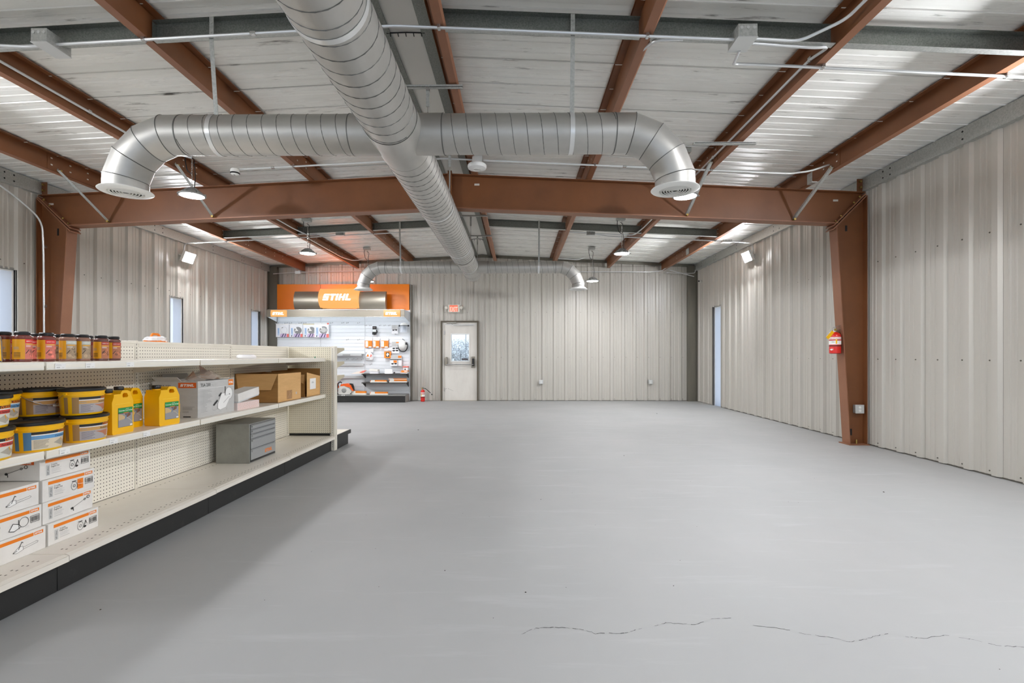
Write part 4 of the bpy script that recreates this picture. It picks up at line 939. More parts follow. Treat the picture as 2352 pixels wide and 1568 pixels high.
J = [(-2.560, 2.475, 'red', -29, 'front jar with wide yellow side and red heading, largest of the row'),
     (-2.560, 2.603, 'red', -52, 'front jar with red heading and pink stones, right of the largest jar'),
     (-2.565, 2.733, 'grey', -57, 'front jar with pale grey heading, before the brown column'),
     (-2.565, 2.826, 'grey', -52, 'second front jar with pale grey heading'),
     (-2.565, 2.955, 'brown', -48, 'front jar with brown-red heading, second from the right end'),
     (-2.625, 3.118, 'brown', -60, 'rightmost jar of the row with brown-red heading'),
     (-2.66, 2.475, 'red', 0, 'back jar showing only a yellow side at the left of the row'),
     (-2.67, 2.665, 'red', -90, 'back jar peeping between the first two front jars'),
     (-2.68, 2.80, 'grey', -100, 'back jar between the red and the first grey front jar'),
     (-2.70, 2.885, 'grey', -100, 'back jar with only its black lid seen behind the first grey jar'),
     (-2.68, 2.985, 'brown', -100, 'dark back jar between the grey and brown front jars'),
     (-2.66, 2.40, 'red', -100, 'dark red back jar at the far left behind the grey pouch')]
for x, y, k, r_, lab in J: jar(lab, x, y, k, r_)
t = T('grey_pouch', 'clear bottle of grey powder with a yellow tag at the left edge', 'bottle', (-2.56, 2.318, STP))
P(t, 'bottle', MB().lathe([(.0005, 0), (.042, 0), (.046, .01), (.044, .1), (.04, .122), (.028, .138)], 24), mat('grey_powder', (104, 104, 106), .2, coat=.7)); P(t, 'lid', MB().lathe([(.03, .137), (.034, .14), (.034, .152), (.02, .158), (.0005, .158)], 20), BLACK)
A = Art(1, .2); A.poly([(-.05, .008), (.32, .006), (.12, .118), (-.25, .118)], YEL, 1); A.build(t, 'tag', arc(0, 0, .0465, .0465, .0), label='yellow tag')
t = T('packaged_item', 'orange and white wrapped item standing on the rear top shelf', 'package', (-3.22, 4.27, STP))
rj = [1 + rnd.uniform(-.1, .1) for _ in range(17)]
def rag(prof, n=17):
    q = MB()
    for j, (r_, z_) in enumerate(prof):
        for i in range(n): a = 2 * math.pi * i / n; q.v.append((r_ * rj[(i + j * 5) % 17] * .9 * math.cos(a), r_ * rj[(i + j * 5) % 17] * 1.05 * math.sin(a), z_ + rnd.uniform(-.003, .003)))
    for j in range(len(prof) - 1):
        for i in range(n): q.f.append((j * n + i, j * n + (i + 1) % n, (j + 1) * n + (i + 1) % n, (j + 1) * n + i)); q.mi.append(0)
    return q
P(t, 'bundle', rag([(.001, 0), (.088, .002), (.094, .06), (.092, .12), (.094, .155), (.085, .163)]), ORANGE, ang=20)
P(t, 'wrap', rag([(.084, .157), (.096, .164), (.086, .176), (.090, .186), (.07, .198), (.05, .202), (.002, .203)]), mat('wrap_white', (236, 236, 238), .25, coat=.5), ang=15)
P(t, 'header_tab', MB().tube(bend([(.0, -.05, .196), (.0, -.035, .222), (.0, .035, .222), (.0, .05, .198)], .03), .011, 6), ORANGE)
t = T('crumpled_bag', 'crumpled white plastic bag lying on the top shelf', 'bag', (-2.66, 4.72, STP))
P(t, 'bag', MB().lathe([(.0005, 0), (.075, 0), (.085, .012), (.08, .03), (.06, .04), (.0005, .036)], 11, sy=1.25), mat('bag_white', (240, 240, 240), .3))

NAVYT = mat('navy_text', (70, 66, 92), .5)
# ---- pails on the middle shelf
def pail(lab, x, y, z, kind, rot=0, a=.098, b=.118, front=False):
    zs = .915
    t = T('patch_pail', lab, 'pail', (x, y, z), rot, group='yellow pails on the middle shelf')
    def ov(prof): return MB().lathe([(r_, z_ * zs) for r_, z_ in prof], 36, sx=a, sy=b)
    P(t, 'body', ov([(.001, 0), (.86, 0), (.88, .004), (.955, .118), (.985, .12), (.985, .126), (.96, .128), (.97, .14), (1.0, .142), (1.0, .148), (.97, .15)]), YEL)
    P(t, 'lid', ov([(.97, .147), (1.035, .147), (1.045, .152), (1.04, .162), (.99, .166), (.95, .16), (.9, .158), (.001, .158)]), BLACK)
    pts = []
    for k in range(15):
        q = math.pi * k / 14; s_ = 1 if front else -1; pts.append((s_ * a * .9 * math.sin(q) * 1.2, -b * 1.05 * math.cos(q), .122 - .07 * math.sin(q)))
    P(t, 'bail', MB().tube(pts, .0018, 5), CHROME)
    P(t, 'grip', MB().tube(pts[6:9], .006, 6), WHITE)
    for s_ in (-1, 1): P(t, 'bail_ear', MB().cyl((0, s_ * b * .9, .122), (0, s_ * b * 1.06, .123), .008, 8), YEL)
    A = Art(1 / .108, .14); k0 = .885; f0 = arc(0, 0, a * k0, b * k0, .011, 1.075, .106); f = lambda x_, y_, d_: f0(x_, y_ * zs, d_)
    hd = {'blue': (96, 156, 206), 'tan': (206, 160, 96), 'red': (214, 70, 60)}[kind]; hm = mat('pail_head_' + kind, hd, .5); sd_ = mat('pail_side_' + kind, [int(v * .78) for v in hd], .5)
    pic = mat('pail_pic_' + kind, {'blue': (222, 208, 182), 'tan': (176, 168, 168), 'red': (216, 214, 202)}[kind], .5)
    for x0, x1 in ((-1.30, -.98), (-1.72, -1.5)): A.rect(x0, 0, x1, .1, sd_, 1, 6)
    A.rect(-.98, 0, 1.0, .1, pic, 1, 18); A.rect(-.98, .085, 1.0, .1, PRK, 2, 18); A.rect(-.98, .058, 1.0, .078, hm, 2, 18); A.rect(-.98, .079, 1.0, .083, PRW, 2, 18)
    A.text('QUIKRETE', .08, .0855, .0135, ORANGE, 4, wmax=.72, bold=.02, slant=.25)
    A.text({'blue': 'Concrete Patch', 'tan': 'Anchoring Cement', 'red': 'Fast Setting Cement'}[kind], -.06, .063, .0105, PRK, 4, wmax=.95, bold=.01, slant=.2); A.rect(-.92, .066, -.66, .069, PRG, 4, 3)
    A.lines(-.9, .050, .62, .0068, 7, .0017, PRK if kind != 'tan' else NAVYT, 3)
    if kind == 'tan':
        A.poly([(.0, .05), (.5, .054), (.62, .03), (.42, .008), (.18, .03), (-.3, .052)], mat('brick_tone', (190, 124, 92), .6), 3); A.disc(.72, .034, .14, .018, PRW, 3, 12); A.poly([(.3, .006), (.8, .004), (.62, .018), (.42, .012)], mat('cream_tone', (226, 206, 160), .6), 4)
    else: A.poly([(-.1, .03), (.3, .05), (.75, .028), (.4, .008)], mat('slab_tone', (176, 168, 152), .6), 3); A.line([(.34, .05), (.42, .034)], .006, YELD, 4)
    A.build(t, 'label', f, lift=.0004, base=.0008)
    return t
pail('blue label pail in front on the shelf, lower left of the group', -2.512, 2.505, SM, 'blue', 4)
pail('tan label pail at the bottom next to the yellow jugs', -2.515, 2.788, SM, 'tan', 0)
pail('tan label pail stacked on top next to the yellow jugs', -2.53, 2.785, SM + .1535, 'tan', 6)
pail('tan label pail stacked at the back, its wire handle hanging in front', -2.735, 2.740, SM + .1535, 'tan', 2, front=True)
pail('dark lidded pail underneath the back tan label pail', -2.735, 2.740, SM, 'tan', 0)
pail('blue label pail stacked at the back at the left edge', -2.735, 2.485, SM + .1535, 'blue', -8)
pail('pail beneath the back blue label pail, mostly hidden', -2.735, 2.488, SM, 'tan', -4)
pail('red label pail on top at the left edge of the view', -2.505, 2.222, SM + .1535, 'red', 0)
pail('red label pail at the bottom at the left edge of the view', -2.500, 2.232, SM, 'red', 4)

# ---- yellow jugs
def jug(lab, x, y, rot=0):
    t = T('sealer_jug', lab, 'jug', (x, y, SM), rot, group='yellow jugs on the middle shelf')
    W_, D_ = .17, .118
    out = [(.008, 0), (W_ - .008, 0), (W_, .01), (W_ - .002, .205), (W_ - .03, .262), (W_ - .05, .27), (.082, .271), (.07, .262), (.064, .25), (.058, .25), (.012, .25), (.012, .235), (-.002, .20), (0, .01)]
    hole = [(.086, .226), (.118, .226), (.126, .233), (.118, .252), (.09, .254), (.082, .248), (.08, .234)]
    P(t, 'bottle', MB().prism([(p[0] - W_ / 2, p[1]) for p in out], 'x', -D_ / 2, D_ / 2, holes=[[(p[0] - W_ / 2, p[1]) for p in hole]]), YEL, bev=.018, seg=5, ang=180, hard=True)
    P(t, 'neck', MB().lathe([(.024, .24), (.024, .262)], 20, (0, -.05, 0)), YEL)
    cm = MB().lathe([(.0265, .258), (.0275, .26), (.0275, .280), (.025, .284), (.0005, .284)], 24, (0, -.05, 0))
    P(t, 'cap', cm, BLACK)
    P(t, 'moulded_line', MB().box(D_ / 2 - .001, D_ / 2 + .001, -.06, .06, .186, .188), mat('yellow_edge', (255, 214, 70), .35))
    A = Art(); w_, h_ = .116, .122
    A.rect(0, 0, w_, h_, PRK, 1); A.rect(.0015, .090, w_ - .0015, h_ - .0015, mat('green_print', (22, 148, 66), .5), 2); A.rect(.0015, .0015, w_ - .0015, .086, mat('slab_grey', (150, 148, 150), .5), 2)
    A.poly([(.0015, .084), (.03, .078), (.055, .062), (.05, .05), (.0015, .044)], mat('sand_pic', (206, 178, 130), .6), 3); A.poly([(.05, .084), (.098, .084), (.098, .07), (.07, .058)], mat('brown_pic', (120, 82, 60), .6), 3)
    A.poly([(.066, .082), (.074, .082), (.062, .056), (.048, .044)], mat('trowel_blue', (92, 120, 150), .4), 4); A.line([(.066, .058), (.086, .048), (.112, .026)], .0016, mat('cream_tone', (226, 206, 160), .6), 4)
    A.text('Acrylic', .06, .111, .006, PRW, 3, wmax=.03); A.text('Concrete Cure & Seal', .004, .1, .009, PRW, 3, wmax=.108, bold=.015); A.text('QUIKRETE', .04, .086, .0065, ORANGE, 4, wmax=.05, bold=.02, slant=.2)
    A.rect(.094, .004, .112, .014, PRW, 3)
    A.build(t, 'label', faceX(D_ / 2, -W_ / 2 + .045, .04))
    return t
jug('yellow jug in front of a second jug, beside the stacked pails', -2.55, 3.03, 1)
jug('yellow jug half hidden behind the front jug', -2.67, 3.262, 0)
jug('yellow jug standing alone before the saw carton', -2.525, 3.415, -8)

# ---- cartons, cabinet and boxes
t = T('saw_carton', 'grey printed carton of a cut-off saw with a plastic bag sticking out', 'carton', (-2.685, 4.01, SM))
w2, l2, h2 = .18, .243, .288; GREYC = vary(mat('grey_carton', (198, 197, 194), .6), (188, 187, 184), (6, 6, 20), (.4, .7))
P(t, 'box', MB().box(-w2 + .004, w2 - .004, -l2 + .004, l2 - .004, .0005, .004).box(-w2, -w2 + .004, -l2 + .004, l2 - .004, .0005, h2).box(w2 - .004, w2, -l2 + .004, l2 - .004, .0005, h2).box(-w2, w2, -l2, -l2 + .004, .0005, h2).box(-w2, w2, l2 - .004, l2, .0005, h2), GREYC)
P(t, 'flap', MB().bar((-.05, -l2, h2), (-.05, -l2 - .05, h2 + .035), .2, .003, up=(0, 0, 1)), GREYC)
P(t, 'flap', MB().bar((-w2, .05, h2), (-w2 - .03, .05, h2 + .05), .3, .003), GREYC)
A = Art(); A.rect(.0, .228, 2 * l2, .230, PRW, 1); A.text('TSA 230', .03, .243, .026, PRK, 2, wmax=.135, bold=.005)
A.rect(.40, .234, .472, .284, ORANGE, 1); A.logo(.406, .251, .062, .017, PRW, 2)
A.line([(.175, .252), (.19, .246)], .003, PRG, 2)
for k in range(17): A.rect(.036, .208 - k * .0105, .041, .212 - k * .0105, PRG, 2); A.rect(.05, .208 - k * .0105, .05 + rnd.choice((.1, .12, .13, .07, .11)) * (.5 if k > 9 else 1), .2105 - k * .0105, PRG, 2)
# the saw drawing
A.ring(.405, .165, .055, .0016, PRG, 3, 30); A.disc(.405, .165, .05, .05, PRW, 2, 24)
A.poly([(.25, .09), (.30, .17), (.34, .172), (.36, .15), (.42, .16), (.43, .14), (.36, .05), (.28, .035), (.25, .05)], PRW, 4); A.line([(.25, .09), (.30, .17), (.34, .172), (.36, .15), (.42, .16), (.43, .14), (.36, .05), (.28, .035), (.25, .05)], .0014, PRG, 5, True)
A.poly([(.185, .085), (.245, .125), (.25, .11), (.2, .075)], PRK, 5); A.poly([(.26, .155), (.295, .182), (.302, .172), (.272, .145)], PRK, 5); A.line([(.35, .155), (.352, .225)], .007, PRK, 5); A.line([(.18, .075), (.178, .045), (.21, .038), (.25, .048)], .0016, PRG, 5)
A.line([(.325, .09), (.41, .14)], .002, PRK, 6); A.line([(.36, .05), (.372, .028), (.385, .05)], .002, PRG, 5); A.disc(.412, .158, .005, .006, PRK, 6, 8)
A.build(t, 'front_print', faceX(w2, -l2, 0))
A = Art(); A.rect(0, .226, .36, .228, PRGL, 1); A.rect(.205, .236, .348, .278, mat('orange_dark_print', (222, 96, 20), .5), 1); A.logo(.22, .247, .116, .02, PRW, 2); A.text('TSA 230', .05, .24, .02, PRK, 2, wmax=.1)
A.rect(.19, .05, .225, .115, mat('cream_sticker', (222, 212, 192), .6), 1); 
for k in range(9): A.rect(.2, .058 + k * .005, .215, .0605 + k * .005, PRK, 2)
A.lines(.24, .085, .1, .007, 4, .003, PRG); A.lines(.24, .05, .07, .007, 2, .003, PRG); A.rect(.245, .006, .305, .014, PRK, 2)
A.build(t, 'end_print', faceY(-l2, -w2, 0))
BAGM = mat('clear_plastic_bag', (226, 214, 204), .12, alpha=.42, coat=.5)
cr = MB(); grid = []
for i in range(9):
    row = []
    for j in range(7):
        yy = -.2 + .4 * i / 8; xx = -.13 + .25 * j / 6
        hz = .0 + .085 * math.exp(-((yy - .12) / .09) ** 2) + .05 * math.exp(-((yy + .02) / .05) ** 2) * (j / 6) + .02
        row.append((xx, yy, h2 - .02 + hz * math.sin(math.pi * (j + .6) / 7) ** .7 + rnd.uniform(-.008, .008)))
    grid.append(row)
cr.add([p for r_ in grid for p in r_], [(i * 7 + j, i * 7 + j + 1, i * 7 + j + 8, i * 7 + j + 7) for i in range(8) for j in range(6)])
P(t, 'plastic_bag', cr, BAGM, smooth=False)
P(t, 'bag_corner', MB().add([(-.02, .1, h2), (.10, .17, h2), (-.01, .215, h2 + .03), (-.03, .085, h2 + .125), (-.05, .15, h2 + .02)], [(0, 1, 3), (1, 2, 3), (0, 3, 4), (2, 4, 3)]), mat('bag_copper', (206, 160, 128), .15, alpha=.7, coat=.5), smooth=False)
P(t, 'bag_corner', MB().add([(-.05, -.02, h2), (-.02, .06, h2), (-.05, .045, h2 + .075), (-.09, .0, h2)], [(0, 1, 2), (0, 2, 3), (1, 3, 2)]), mat('bag_copper', (206, 160, 128), .15, alpha=.7, coat=.5), smooth=False)

t = T('pink_box', 'flat box printed all over in fine pink lettering, under the white box', 'box', (-2.56, 4.46, SM))
P(t, 'box', MB().box(-.07, .07, -.18, .18, 0, .068), mat('pink_white', (238, 224, 218), .6), bev=.001)
A = Art()
for k in range(7):
    x = .006
    while x < .345:
        w_ = rnd.uniform(.012, .03); A.rect(x, .005 + k * .0088, min(x + w_, .354), .0085 + k * .0088, mat('pink_print', (226, 178, 168), .6), 1); x += w_ + .008
A.build(t, 'all_over_print', faceX(.07, -.18, 0))
t = T('white_box', 'white lidded box tilted on top of the pink box', 'box', (-2.555, 4.46, SM + .069))
Mx = Matrix.Translation((0, -.17, 0)) @ Matrix.Rotation(R(7), 4, 'X') @ Matrix.Translation((0, .17, 0))
P(t, 'tray', MB().box(-.068, .068, -.172, .172, 0, .03).xf(Mx), mat('box_grey_white', (206, 208, 208), .6)); P(t, 'lid', MB().box(-.072, .072, -.176, .176, .012, .082).xf(Mx), CARTON, bev=.001)
t = T('cardboard_box', 'large open brown cardboard box beside the white box', 'box', (-2.70, 5.245, SM))
w2, l2, h2 = .225, .265, .30
P(t, 'front_side', MB().box(w2 - .004, w2, -l2, l2, 0, h2), KRAFT); P(t, 'near_side', MB().box(-w2, w2 - .004, -l2, -l2 + .004, 0, h2), KRAFTD); P(t, 'back_side', MB().box(-w2, -w2 + .004, -l2, l2, 0, h2), KRAFTD); P(t, 'far_side', MB().box(-w2, w2, l2 - .004, l2, 0, h2), KRAFTD); P(t, 'bottom', MB().box(-w2, w2, -l2, l2, 0, .004), KRAFTD)
P(t, 'near_flap', MB().add([(-w2 + .01, -l2 - .001, h2), (w2 - .004, -l2 - .001, h2), (w2 - .06, -l2 - .028, h2 - .165), (-w2 + .05, -l2 - .028, h2 - .165)], [(0, 1, 2, 3)]), KRAFT, smooth=False)
P(t, 'back_flap', MB().bar((-w2, 0, h2), (-w2 + .06, 0, h2 + .004), .48, .004), KRAFT)
A = Art(); A.rect(.19, .02, .31, .115, mat('packing_tape', (168, 120, 66), .25, coat=.5), 1); A.line([(.2, .03), (.3, .1)], .002, KRAFT, 2); A.line([(.29, .03), (.24, .11)], .002, KRAFT, 2); A.rect(.40, .06, .425, .085, PRGL, 1); A.build(t, 'tape_patch', faceX(w2, -l2, 0))
t = T('cardboard_box', 'smaller torn brown cardboard box with a white label at the shelf end', 'box', (-2.69, 5.87, SM))
w2, l2, h2 = .205, .20, .31
P(t, 'front_side', MB().prism([(-l2 + .02, 0), (l2, 0), (l2, .235), (-l2 + .02, .29)], 'x', w2 - .004, w2), KRAFT); P(t, 'near_side', MB().box(-w2, w2 - .02, -l2, -l2 + .004, 0, h2 - .04), KRAFTD); P(t, 'back_side', MB().box(-w2, -w2 + .004, -l2, l2, 0, h2), KRAFTD); P(t, 'far_side', MB().box(-w2, w2, l2 - .004, l2, 0, h2 + .02), KRAFTD); P(t, 'bottom', MB().box(-w2, w2, -l2, l2, 0, .004), KRAFTD)
P(t, 'loose_flap', MB().add([(w2 - .02, -l2 - .001, h2 - .045), (w2 - .24, -l2 - .001, h2 - .045), (w2 - .02, -l2 - .03, h2 - .15)], [(0, 1, 2)]), KRAFT, smooth=False)
A = Art(); A.rect(.1, .085, .27, .215, PRW, 1); A.lines(.15, .17, .07, .012, 2, .005, PRG); A.build(t, 'white_label', faceX(w2, -l2, 0), label='white paper label')

t = T('drawer_cabinet', 'grey metal small-parts cabinet with five drawers on the lower deck', 'cabinet', (-2.695, 4.80, DK))
STEEL = vary(mat('cabinet_grey', (150, 150, 144), .42, .35), (138, 138, 132), (8, 8, 8), (.35, .7)); STEELF = mat('cabinet_front', (164, 166, 166), .4, .3)
w2, l2 = .163, .245
P(t, 'body', MB().box(-w2, w2 - .004, -l2, l2, 0, .375), STEEL, bev=.004); P(t, 'drawer_recess', MB().box(w2 - .0045, w2 - .0005, -l2 + .012, l2 - .012, .01, .365), BLACK)
z = .362
for i, h in enumerate((.045, .045, .045, .098, .104)):
    dr = P(t, 'drawer', MB().box(w2 - .003, w2 + .004, -l2 + .014, l2 - .014, z - h + .004, z), STEELF, bev=.002)
    P(dr, 'pull_lip', MB().prism([(w2 + .004, z - .002), (w2 + .016, z - .008), (w2 + .017, z - .02), (w2 + .013, z - .02), (w2 + .012, z - .012), (w2 + .004, z - .006)], 'y', -l2 + .018, l2 - .05), STEELF)
    if i == 4: A = Art(); A.logo(.26, .03, .15, .034, ORANGE, 1); A.build(dr, 'drawer_logo', faceX(w2 + .004, -l2, z - h))
    z -= h

def carton(lab, x, y, z, art, rot=0, dx=.20, ly=.155, hz=.118):
    t = T('oil_carton', lab, 'carton', (x, y, z), rot, group='white oil cartons stacked on the lower deck')
    P(t, 'box', MB().box(-dx, dx, -ly, ly, .0005, hz - .0005), CARTON, bev=.0015)
    A = Art(); w_ = 2 * ly
    x0 = .03; A.rect(x0, .088, w_ - .065, .105, ORANGE, 1); A.rect(w_ - .061, .088, w_ - .014, .105, ORANGE, 1); A.logo(w_ - .058, .0925, .041, .0085, PRW, 2)
    def common():
        A.rect(x0 + .005, .02, x0 + .026, .076, PRGL, 1); A.text('HP Ultra', x0 + .019, .024, .009, PRK, 2, wmax=.045, rot=True)
        A.text('2-cycle', x0 + .034, .07, .009, PRK, 2, wmax=.034); A.text('Engine Oil', x0 + .034, .059, .009, PRK, 2, wmax=.046); A.lines(x0 + .034, .051, .06, .0042, 5, .0012, PRGL); A.lines(x0 + .034, .026, .07, .0042, 1, .0015, PRG)
    def saw(u, v, k=1.):
        A.poly([(u, v), (u + .03 * k, v + .022 * k), (u + .05 * k, v + .02 * k), (u + .052 * k, v + .002 * k), (u + .02 * k, v - .006 * k)], PRW, 2); A.line([(u, v), (u + .03 * k, v + .022 * k), (u + .05 * k, v + .02 * k), (u + .052 * k, v + .002 * k), (u + .02 * k, v - .006 * k)], .0014, PRK, 3, True)
        A.line([(u + .028 * k, v + .01 * k), (u + .044 * k, v + .042 * k), (u + .05 * k, v + .038 * k)], .003, PRK, 3); A.line([(u + .002, v), (u + .02 * k, v + .006 * k)], .0026, PRK, 3)
        A.line([(u + .05 * k, v + .014 * k), (u + .12 * k, v + .022 * k), (u + .128 * k, v + .018 * k), (u + .124 * k, v + .012 * k), (u + .05 * k, v + .004 * k)], .0012, PRK, 3)
    def blower(u, v):
        A.ring(u, v, .018, .0016, PRK, 3, 16, 1.3); A.ring(u, v, .007, .002, PRK, 3, 10); A.line([(u - .012, v + .026), (u + .01, v + .026)], .004, PRK, 3); A.line([(u + .022, v - .01), (u + .034, v + .022)], .004, PRK, 3); A.line([(u + .034, v + .02), (u + .04, v + .004)], .003, PRK, 3); A.disc(u + .028, v - .012, .01, .006, PRK, 3, 8)
    def trimmer(u, v):
        A.line([(u, v), (u + .1, v + .036)], .0016, PRK, 3); A.disc(u + .004, v + .001, .009, .007, PRK, 3, 9); A.line([(u + .01, v), (u + .012, v - .014)], .004, PRK, 3); A.ring(u + .084, v + .03, .006, .002, PRK, 3, 10); A.ring(u + .108, v + .039, .008, .003, PRK, 3, 10)
    if art == 'blower': common(); blower(.19, .045); A.lines(.222, .044, .026, .004, 4, .001, PRGL); A.barcode(.248, .038, .048, .034)
    if art == 'blower_sticker': common(); blower(.18, .045); A.rect(.20, .02, .235, .078, ORANGE, 4); A.lines(.206, .062, .02, .008, 4, .003, mat('orange_deep', (196, 84, 20), .5), 5); A.line([(.2, .052), (.25, .044)], .002, PRW, 5); A.barcode(.248, .038, .048, .034)
    if art == 'trimmer': common(); trimmer(.17, .036)
    if art == 'chainsaw': saw(.14, .036)
    if art == 'cutoff':
        A.text('Oil', .085, .06, .009, PRK, 2); A.ring(.215, .055, .024, .002, PRK, 3, 18); A.poly([(.14, .03), (.16, .062), (.19, .05), (.2, .035), (.165, .022)], PRW, 3); A.line([(.14, .03), (.16, .062), (.19, .05), (.2, .035), (.165, .022)], .003, PRK, 4, True); A.line([(.19, .028), (.188, .072)], .003, PRK, 4); A.lines(.222, .03, .024, .004, 3, .001, PRGL); A.barcode(.25, .038, .046, .034)
    A.build(t, 'front_print', faceX(dx, -ly, 0))
    if art == 'blower' and z > .5:
        A = Art(); A.rect(.19, .086, .37, .105, mat('orange_dark_print', (222, 96, 20), .5), 1); A.logo(.31, .091, .05, .009, PRW, 2); trimmer(.22, .036); A.build(t, 'end_print', faceY(-ly, -dx, 0))
    return t
h_ = .1185
carton('oil carton with blower drawing, bottom of the right stack', -2.715, 2.722, DK, 'blower')
carton('oil carton with trimmer drawing, second from bottom of the right stack', -2.735, 2.705, DK + h_, 'trimmer', 1)
carton('oil carton with an orange sticker over its drawing, right stack', -2.730, 2.712, DK + 2 * h_, 'blower_sticker', -1)
carton('oil carton with blower drawing at the top of the right stack, under the shelf', -2.745, 2.700, DK + 3 * h_, 'blower', 1, hz=.112)
carton('oil carton with chainsaw drawing, bottom of the left stack', -2.715, 2.398, DK, 'chainsaw')
carton('oil carton with cut-off saw drawing, middle of the left stack', -2.725, 2.385, DK + h_, 'cutoff', 1)
carton('oil carton with chainsaw drawing and grey lid, top of the left stack', -2.735, 2.380, DK + 2 * h_, 'chainsaw', 1)
# ================================================================== DISPLAY STAND ON THE FAR WALL
PY = 12.93
UX = [-6.468, -5.279, -4.084, -2.886]
SLAT = vary(mat('slat_panel_white', (232, 235, 238), .4), (224, 228, 231), (1, 1, 1), (.3, .7)); BRUSH = vary(mat('brushed_steel', (152, 145, 132), .42, .7), (140, 134, 122), (2, 2, 60), (.3, .7))
ds = T('display_stand', 'long white slat-wall tool display with orange header and silver canopy on the far wall', 'display', (-4.68, 12.9, 0))
for a, b in zip(UX, UX[1:]):
    prof = []; z = .2
    while z < 2.42:
        prof += [(PY, z), (PY, z + .082), (PY + .012, z + .085), (PY + .012, z + .093)]; z += .0965
    prof += [(PY + .03, z), (PY + .03, .2)]
    P(ds, 'slat_panel', MB().prism(prof, 'x', a + .02, b - .02), SLAT, w=True, ang=25)
    P(ds, 'header_panel', MB().box(a + .004, b - .004, PY - .005, PY + .012, 2.43, 3.13), ORANGEP, w=True, bev=.004)
for i, x in enumerate(UX):
    u = P(ds, 'upright', MB().box(x - .018, x + .018, PY - .004, PY + .10, .005, 2.44), SLAT, w=True)
    sl = MB(); z = .24
    while z < 3.1:
        sl.box(x - .004, x + .004, PY - .0065, PY - .004 if z < 2.44 else PY - .0052, z, z + .016); z += .032
    P(u, 'slots', sl, mat('slot_grey', (74, 74, 74), .7), w=True, kind='stuff')
P(ds, 'side_panel', MB().box(-2.866, -2.84, PY - .002, PY + .1, .005, 3.12), mat('side_grey', (128, 122, 112), .5), w=True)
P(ds, 'side_panel', MB().box(-6.51, -6.488, PY - .002, PY + .1, .005, 3.12), mat('side_grey', (128, 122, 112), .5), w=True)
P(ds, 'canopy_fascia', MB().box(-6.465, -2.895, 12.40, 12.415, 2.216, 2.398), BRUSH, w=True, bev=.003)
P(ds, 'canopy_top', MB().box(-6.46, -2.90, 12.415, PY - .006, 2.385, 2.397), SLAT, w=True)
P(ds, 'canopy_lip', MB().box(-6.465, -2.895, 12.397, 12.43, 2.398, 2.404).box(-6.465, -2.895, 12.397, 12.43, 2.21, 2.216), CHROME, w=True)
for x in (-2.9, -6.46): P(ds, 'canopy_bracket', MB().prism([(12.43, 2.384), (PY - .006, 2.384), (PY - .006, 2.12), (12.43, 2.22)], 'x', x - .004, x + .004), SLAT, w=True)
P(ds, 'canopy_tube', MB().cyl((-6.35, 12.56, 2.345), (-3.0, 12.56, 2.345), .014, 10), mat('tube_light', (255, 255, 255), .5, emis=(244, 249, 255), strength=TUBE), w=True)
P(ds, 'canopy_baffle', MB().box(-6.45, -2.91, 12.45, 12.456, 2.25, 2.384), SLAT, w=True)
def bulge(x0, x1, z0, z1, yb, d, n=10):
    pts = [(yb, z0)] + [(yb - d * math.sin(math.pi * (.12 + .76 * k / n)) ** .8, z0 + (z1 - z0) * k / n) for k in range(n + 1)] + [(yb, z1)]
    return MB().prism(pts, 'x', x0, x1)
for x0, x1 in ((-5.80, -5.10), (-4.11, -3.412)): P(ds, 'curved_steel_panel', bulge(x0, x1, 2.404, 2.885, PY - .3, .16), BRUSH, w=True)
P(ds, 'sign_support', MB().box(-5.7, -3.5, PY - .3, PY - .006, 2.404, 2.44).box(-5.15, -5.0, PY - .3, PY - .006, 2.44, 2.8).box(-4.2, -4.05, PY - .3, PY - .006, 2.44, 2.8), BRUSH, w=True)
P(ds, 'added_glow_tube', MB().cyl((-5.0, 12.70, 2.93), (-4.2, 12.70, 2.93), .018, 10), mat('added_orange_glow', (255, 150, 60), .5, emis=(255, 120, 44), strength=34), w=True)  # hidden tube added to throw an orange glow on the ceiling
SG = mat('lit_orange', (96, 50, 20), .5, emis=(255, 184, 104), strength=SIGN); SGW = mat('lit_white', (255, 255, 255), .4, emis=(255, 244, 236), strength=SIGN * 1.5)
def litsign(x0, x1, z0, z1, yb, d, lx, lz, lw, lh):
    s_ = P(ds, 'lit_sign', bulge(x0, x1, z0, z1, yb, d, 8), SG, w=True, bev=.014, label='glowing orange sign panel with white lettering')
    A = Art(); A.logo(lx, lz, lw, lh, SGW, 1)
    f = lambda x, z, dd: (x, yb - d * math.sin(math.pi * (.12 + .76 * (z - z0) / (z1 - z0))) ** .8 - .003 - dd, z)
    A2 = Art()
    for q in LOGO:   # letters cut into short strips so that they follow the curve
        n = 4
        for k in range(n):
            t0, t1 = k / n, (k + 1) / n
            l0 = (q[0][0] + (q[3][0] - q[0][0]) * t0, q[0][1] + (q[3][1] - q[0][1]) * t0); l1 = (q[0][0] + (q[3][0] - q[0][0]) * t1, q[0][1] + (q[3][1] - q[0][1]) * t1)
            r0 = (q[1][0] + (q[2][0] - q[1][0]) * t0, q[1][1] + (q[2][1] - q[1][1]) * t0); r1 = (q[1][0] + (q[2][0] - q[1][0]) * t1, q[1][1] + (q[2][1] - q[1][1]) * t1)
            A2.raw([(lx + a * lw, lz + b * lh) for a, b in (l0, r0, r1, l1)], [(0, 1, 2, 3)], SGW, 1)
    A2.build(s_, 'sign_letters', f, w=True)
litsign(-5.115, -4.10, 2.462, 2.95, PY - .3, .235, -5.015, 2.64, .76, .165)
litsign(-6.345, -5.935, 2.215, 2.39, 12.41, .028, -6.305, 2.262, .31, .07)
litsign(-3.425, -3.005, 2.215, 2.39, 12.41, .028, -3.385, 2.262, .31, .07)
